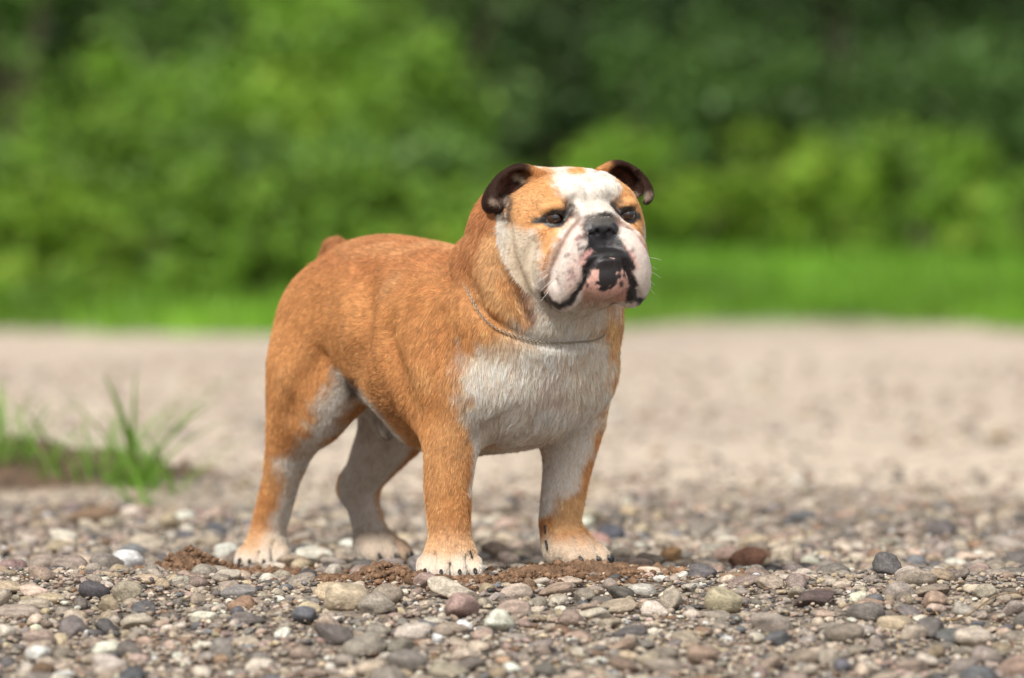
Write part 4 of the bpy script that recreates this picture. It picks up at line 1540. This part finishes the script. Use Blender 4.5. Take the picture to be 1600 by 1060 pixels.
# ------------------------------------------------------------------ dry stem on the gravel
ds = [on_ground(*q) + np.array([0, 0, h_]) for q, h_ in (((1466, 948), .006), ((1462, 962), .004), ((1480, 975), .004), ((1515, 972), .008), ((1555, 950), .012), ((1610, 938), .010))]
dc = spline(ds, 6)
V_, F_ = [], []
for i, q in enumerate(dc):
    r_ = .0017 * (1 - .6 * i / len(dc))
    for j in range(6):
        b = 2 * math.pi * j / 6
        V_.append(q + np.array([r_ * math.cos(b) * .7, r_ * math.cos(b) * .7, r_ * math.sin(b)]))
for i in range(len(dc) - 1):
    for j in range(6):
        F_.append((i * 6 + j, i * 6 + (j + 1) % 6, (i + 1) * 6 + (j + 1) % 6, (i + 1) * 6 + j))
st = obj('dry_stem', mesh_np('dry_stem', V_, F_), simple('dry_stem', (.30, .20, .11), .8))
tag(st, 'thin dry brown grass stem curled on the gravel', 'stem')


# ------------------------------------------------------------------ leaves and blades
def leaf_mat(name, var=.25, transl=.5):
    m = NT(name)
    a = m.n('Attribute', attribute_name='col')
    t = m.t
    t.nodes.remove(m.b)
    d = m.n('BsdfPrincipled')
    d.inputs['Roughness'].default_value = .45
    d.inputs['Specular IOR Level'].default_value = .4
    tr = m.n('BsdfTranslucent')
    mx = m.n('MixShader')
    mx.inputs[0].default_value = transl
    m.l(a.outputs['Color'], d.inputs['Base Color'])
    m.l(a.outputs['Color'], tr.inputs['Color'])
    m.l(d.outputs[0], mx.inputs[1])
    m.l(tr.outputs[0], mx.inputs[2])
    m.l(mx.outputs[0], t.nodes['Material Output'].inputs['Surface'])
    return m.m


leafm = leaf_mat('leaf')
barkm = simple('bark', (.10, .075, .05), .9)


def blade_mesh(h_, w_, lean, bend, c, seg=6):
    """one grass blade: a folded, arching strip"""
    V_, F_ = [], []
    for i in range(seg + 1):
        t = i / seg
        x_ = lean * h_ * t + bend * h_ * t * t
        z_ = h_ * t * (1 - .25 * abs(bend) * t)
        ww = w_ * (1 - t) ** .7 * (.75 + .6 * t * (1 - t)) + .0002
        V_ += [(x_, -ww, z_ + ww * .5), (x_, 0, z_), (x_, ww, z_ + ww * .5)]
    for i in range(seg):
        a = i * 3
        F_ += [(a, a + 1, a + 4, a + 3), (a + 1, a + 2, a + 5, a + 4)]
    return mesh_np('blade', V_, F_, colors=np.tile(np.array(c), (len(V_), 1)))


bl_me = []
for i in range(9):
    g_ = rng.uniform(.8, 1.25)
    me = blade_mesh(.112 * rng.uniform(.55, 1.3), rng.uniform(.0024, .0042), rng.uniform(.1, .8), rng.uniform(.1, .9), np.array((.20, .38, .055)) * g_)
    me.materials.append(leafm)
    bl_me.append(me)


def tuft(px, py, n, hs, label):
    p = on_ground(px, py)
    t = empty('grass_tuft', p)
    tag(t, label, 'grass', 'grass tufts on the earth hump')
    for i in range(int(n * .8)):
        o = bpy.data.objects.new('blade', bl_me[rng.integers(len(bl_me))])
        a, r_ = rng.uniform(0, 2 * math.pi), .034 * math.sqrt(rng.random())
        o.location = (r_ * math.cos(a), r_ * math.sin(a), -.006)
        o.rotation_euler = (rng.normal(0, .12), rng.normal(0, .12), a + rng.normal(0, .5))
        s_ = 1.25 * hs * rng.uniform(.6, 1.15)
        o.scale = (s_, s_ * rng.uniform(.9, 1.3), s_)
        link(o, t)


tuft(12, 722, 22, 1.0, 'grass tuft at the outer end of the earth hump')
tuft(90, 745, 18, .9, 'low sprawling grass tuft on the earth hump')
tuft(150, 752, 18, 1.15, 'upright grass tuft in the middle of the earth hump')
tuft(212, 762, 22, 1.35, 'tallest grass tuft on the earth hump')
tuft(262, 768, 20, .95, 'bushy grass tuft at the gravel end of the earth hump')
tuft(222, 790, 14, .75, 'short grass tuft low on the front of the earth hump')
tuft(55, 728, 14, .8, 'thin grass tuft between two fuller ones on the earth hump')
tuft(-60, 730, 18, 1.0, 'grass tuft beyond the outer end of the earth hump')


# many leaves as one mesh
def leaves_mesh(name, C, Nn, size, colr, asp=.55):
    """bent diamond leaves: centres C, normals Nn, lengths size, colours"""
    n_ = len(C)
    up = rng.normal(size=(n_, 3))
    t_ = np.cross(Nn, up)
    t_ /= np.maximum(np.linalg.norm(t_, axis=1, keepdims=True), 1e-6)
    b_ = np.cross(Nn, t_)
    s_ = size[:, None]
    V_ = np.stack([C - t_ * s_ * .5, C - b_ * s_ * asp * .5 - Nn * s_ * .07, C + t_ * s_ * .5 - Nn * s_ * .14, C + b_ * s_ * asp * .5 - Nn * s_ * .07], 1).reshape(-1, 3)
    F_ = np.arange(n_ * 4).reshape(n_, 4)
    return mesh_np(name, V_, F_, smooth=False, colors=np.repeat(colr, 4, 0))


def stem_mesh(name, paths, r0):
    V_, F_ = [], []
    for pth in paths:
        b0 = len(V_)
        for i, q in enumerate(pth):
            r_ = r0 * (1 - .75 * i / (len(pth) - 1))
            for j in range(5):
                a = 2 * math.pi * j / 5
                V_.append((q[0] + r_ * math.cos(a), q[1] + r_ * math.sin(a), q[2]))
        for i in range(len(pth) - 1):
            for j in range(5):
                F_.append((b0 + i * 5 + j, b0 + i * 5 + (j + 1) % 5, b0 + (i + 1) * 5 + (j + 1) % 5, b0 + (i + 1) * 5 + j))
    return mesh_np(name, V_, F_)


def shrub(name, label, cat, group, x_, y_, w_, h_, n, size, colr, base=.0, lobes=14, stems=7, dens=.75, pale=0.0, trunk='stems', crown='foliage', dep=.8):
    z_ = float(ground_z(x_, min(y_, 45)))
    t = empty(name, (x_, y_, z_))
    tag(t, label, cat, group)
    lc, lr = [], []
    for i in range(lobes):
        a, q = rng.uniform(0, 2 * math.pi), math.sqrt(rng.random())
        hz_ = base + (h_ - base) * rng.uniform(.12, .92)
        taper = 1 - .45 * max(0, (hz_ / h_) - .5)
        lc.append((w_ * .5 * q * math.cos(a) * taper, w_ * .5 * dep * q * math.sin(a) * taper, hz_))
        lr.append(min(w_, h_) * rng.uniform(.15, .28))
    lc, lr = np.array(lc), np.array(lr)
    k_ = rng.integers(0, lobes, n)
    d_ = rng.normal(size=(n, 3))
    d_ /= np.linalg.norm(d_, axis=1, keepdims=True)
    rad_ = lr[k_] * (rng.random(n) ** .45) * (1 + .25 * rng.normal(size=n))
    C_ = lc[k_] + d_ * rad_[:, None]
    C_[:, 2] = np.abs(C_[:, 2] - .02) + .02
    nn_ = d_ * .7 + rng.normal(0, .5, (n, 3)) + np.array([0, 0, .5])
    nn_ /= np.linalg.norm(nn_, axis=1, keepdims=True)
    lobc = np.exp(rng.normal(0, .22, lobes))[k_]
    cl_ = np.array(colr) * (lobc * np.exp(rng.normal(0, .18, n)))[:, None]
    pl = rng.random(n) < pale
    cl_[pl] = cl_[pl] * 1.5 + np.array((.05, .05, .01))
    obj(crown, leaves_mesh(crown, C_, nn_, size * np.exp(rng.normal(0, .25, n)), np.clip(cl_, .004, .6)), leafm, t)
    ps = []
    for i in range(stems):
        e_ = lc[rng.integers(lobes)]
        m_ = e_ * np.array([.35, .35, .5]) + rng.normal(0, .04, 3)
        ps.append([(rng.normal(0, .05), rng.normal(0, .05), -.03), m_, e_])
    obj(trunk, stem_mesh(trunk, ps, .012 + .012 * h_), barkm, t)
    return t


def bx_(px, Y):
    return (px - 800) / FPX * Y


KIND = {}
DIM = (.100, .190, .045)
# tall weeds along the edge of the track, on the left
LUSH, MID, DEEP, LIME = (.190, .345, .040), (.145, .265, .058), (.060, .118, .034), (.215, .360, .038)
KIND.update({LUSH: 'fresh green', MID: 'dull green', LIME: 'yellow green'})
weeds = [(-40, 22.2, .9, .75, LUSH), (60, 21.9, .7, .55, LIME), (150, 22.6, .8, .95, LUSH), (250, 22.0, .7, .70, LUSH), (330, 22.8, .8, .85, MID), (420, 22.1, .7, .65, LUSH),
         (510, 23.0, .8, .90, MID), (600, 22.3, .7, .70, LUSH), (690, 22.8, .8, .80, MID), (770, 22.4, .7, .60, LUSH), (860, 23.2, .8, .65, LUSH), (-150, 22.4, 1.0, .9, MID),
         (30, 20.9, .6, .30, LUSH), (180, 21.2, .6, .40, LIME), (290, 20.8, .5, .28, LUSH), (390, 21.1, .6, .34, LUSH), (560, 20.9, .6, .30, LUSH), (700, 21.2, .6, .36, LIME), (100, 24.5, 1.0, 1.25, LUSH), (300, 24.8, 1.0, 1.2, LUSH), (500, 24.6, 1.0, 1.2, LIME), (640, 25.2, 1.0, 1.3, LUSH)]
for px_, Y_, w_, h_, c_ in weeds:
    shrub('weed_clump', ('low ' if h_ < .45 else 'tall ' if h_ > 1 else '') + KIND[c_] + ' weed clump at the edge of the track behind the dog', 'weeds', 'weed clumps at the track edge', bx_(px_, Y_), Y_, w_, h_, 1500, .075, c_, lobes=12, stems=6, pale=.12)
# bright low bushes on the grass to the right
for px_, Y_, w_, h_, c_ in ((1080, 27.5, 1.0, .55, LIME), (1200, 28.0, 1.1, .80, LIME), (1320, 27.6, 1.0, .62, LIME), (1440, 28.2, 1.1, .82, LUSH), (1560, 27.8, 1.1, .58, LUSH), (1680, 28.0, 1.1, .7, LUSH), (970, 28.0, .9, .7, LUSH)):
    shrub('low_bush', KIND[c_] + ' low bush growing on the grass before the dark hedge', 'bush', 'bright low bushes on the grass', bx_(px_, Y_), Y_, w_, h_, 1700, .075, c_, lobes=12, stems=5, pale=.15)
# shrubs behind
for px_, Y_, w_, h_, c_, n_ in ((-560, 29.5, 2.4, 2.4, MID, 4000), (-960, 29.5, 2.6, 2.5, MID, 4000), (-1380, 30, 2.6, 2.6, MID, 4000), (-260, 30, 2.2, 2.6, MID, 4200), (20, 29.5, 1.5, 2.3, MID, 3600), (400, 29.0, 1.7, 2.2, MID, 4200), (560, 28.0, 1.5, 1.7, LUSH, 3600), (680, 29.5, 1.5, 2.5, (.150, .250, .080), 4200),
                                (840, 30, 1.6, 2.6, (.095, .175, .060), 4200)):
    shrub('shrub', {MID: 'mid green leafy shrub in the hedge behind the weeds', LUSH: 'fresh green shrub in front of the hedge behind the dog', (.150, .250, .080): 'pale grey green shrub in the hedge behind the dog', (.095, .175, .060): 'soft green shrub in the hedge above the head of the dog'}[c_], 'shrub', 'mid green shrubs of the hedge', bx_(px_, Y_), Y_, w_, h_, n_, .085, c_, base=.1, lobes=22, stems=9, pale=.08)
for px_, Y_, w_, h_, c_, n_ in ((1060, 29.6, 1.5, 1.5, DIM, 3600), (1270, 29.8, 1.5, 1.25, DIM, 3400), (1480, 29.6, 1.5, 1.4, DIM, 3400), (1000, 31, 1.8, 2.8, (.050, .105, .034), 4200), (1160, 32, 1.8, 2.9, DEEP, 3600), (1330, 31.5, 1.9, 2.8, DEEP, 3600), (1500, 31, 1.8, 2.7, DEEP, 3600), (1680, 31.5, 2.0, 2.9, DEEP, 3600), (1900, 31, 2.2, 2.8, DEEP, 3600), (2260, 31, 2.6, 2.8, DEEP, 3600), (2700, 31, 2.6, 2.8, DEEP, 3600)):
    shrub('shrub', 'medium dark green shrub between the low bushes and the dark hedge' if c_ == DIM else 'dark green shrub in the dark hedge beyond the grass' if c_ == DEEP else 'dim green shrub where the hedge turns dark', 'shrub', 'dark shrubs of the hedge', bx_(px_, Y_), Y_, w_, h_, n_, .085, c_, base=.15, lobes=22, stems=9)
# trees that close the view
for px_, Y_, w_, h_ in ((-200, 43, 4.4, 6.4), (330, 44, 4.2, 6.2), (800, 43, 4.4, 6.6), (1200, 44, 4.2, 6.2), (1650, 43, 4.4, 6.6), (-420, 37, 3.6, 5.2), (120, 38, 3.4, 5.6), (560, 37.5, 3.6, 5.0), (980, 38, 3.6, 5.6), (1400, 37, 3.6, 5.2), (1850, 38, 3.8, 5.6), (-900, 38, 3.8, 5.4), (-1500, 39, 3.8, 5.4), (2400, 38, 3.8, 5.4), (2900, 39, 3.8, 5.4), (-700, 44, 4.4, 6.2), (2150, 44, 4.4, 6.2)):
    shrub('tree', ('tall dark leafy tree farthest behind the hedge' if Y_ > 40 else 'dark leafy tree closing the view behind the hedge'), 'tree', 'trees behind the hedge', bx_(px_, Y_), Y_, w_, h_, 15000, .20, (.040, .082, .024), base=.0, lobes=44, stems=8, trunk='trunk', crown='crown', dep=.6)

# grass on the bank
NG = 120000
gyv = EDGE - .8 + 14 * rng.random(NG) ** 1.3
gxv = (rng.random(NG) * 2 - 1) * (800 / FPX * gyv * 2.3 + .3)
okg = gyv > EDGE + .9 * sstep(.2, 1.0, gxv) * (1 - sstep(2.2, 3.0, gxv)) + .25 * np.sin(gxv * 1.7) + .8 * np.abs(rng.normal(size=NG)) - .5 + .6 * rnd_noise3(np.stack([gxv, gyv, 0 * gxv], 1), 1.3, 88, 2)
gxv, gyv = gxv[okg], gyv[okg]
NG = len(gxv)
hg = .07 * np.exp(rng.normal(0, .35, NG)) * (1 + .5 * (gxv < .2))
an = rng.uniform(0, 2 * math.pi, NG)
wv = np.stack([np.cos(an), np.sin(an), 0 * an], 1) * .011
b0 = np.stack([gxv, gyv, ground_z(gxv, gyv) - .004], 1)
tipv = b0 + np.stack([rng.normal(0, .3, NG) * hg, rng.normal(0, .3, NG) * hg, hg], 1)
GVv = np.stack([b0 - wv, b0 + wv, tipv], 1).reshape(-1, 3)
GFv = np.arange(NG * 3).reshape(-1, 3)
gcol = np.array((.175, .350, .032)) * np.exp(rng.normal(0, .25, NG) + .6 * rnd_noise3(b0 * np.array([1, 1, 0]), 1.3, 61, 3))[:, None]
gr = obj('grass', mesh_np('grass', GVv, GFv, smooth=False, colors=np.repeat(gcol, 3, 0)), leafm)
tag(gr, 'short bright green grass on the bank beyond the gravel track', 'grass', kind='stuff')
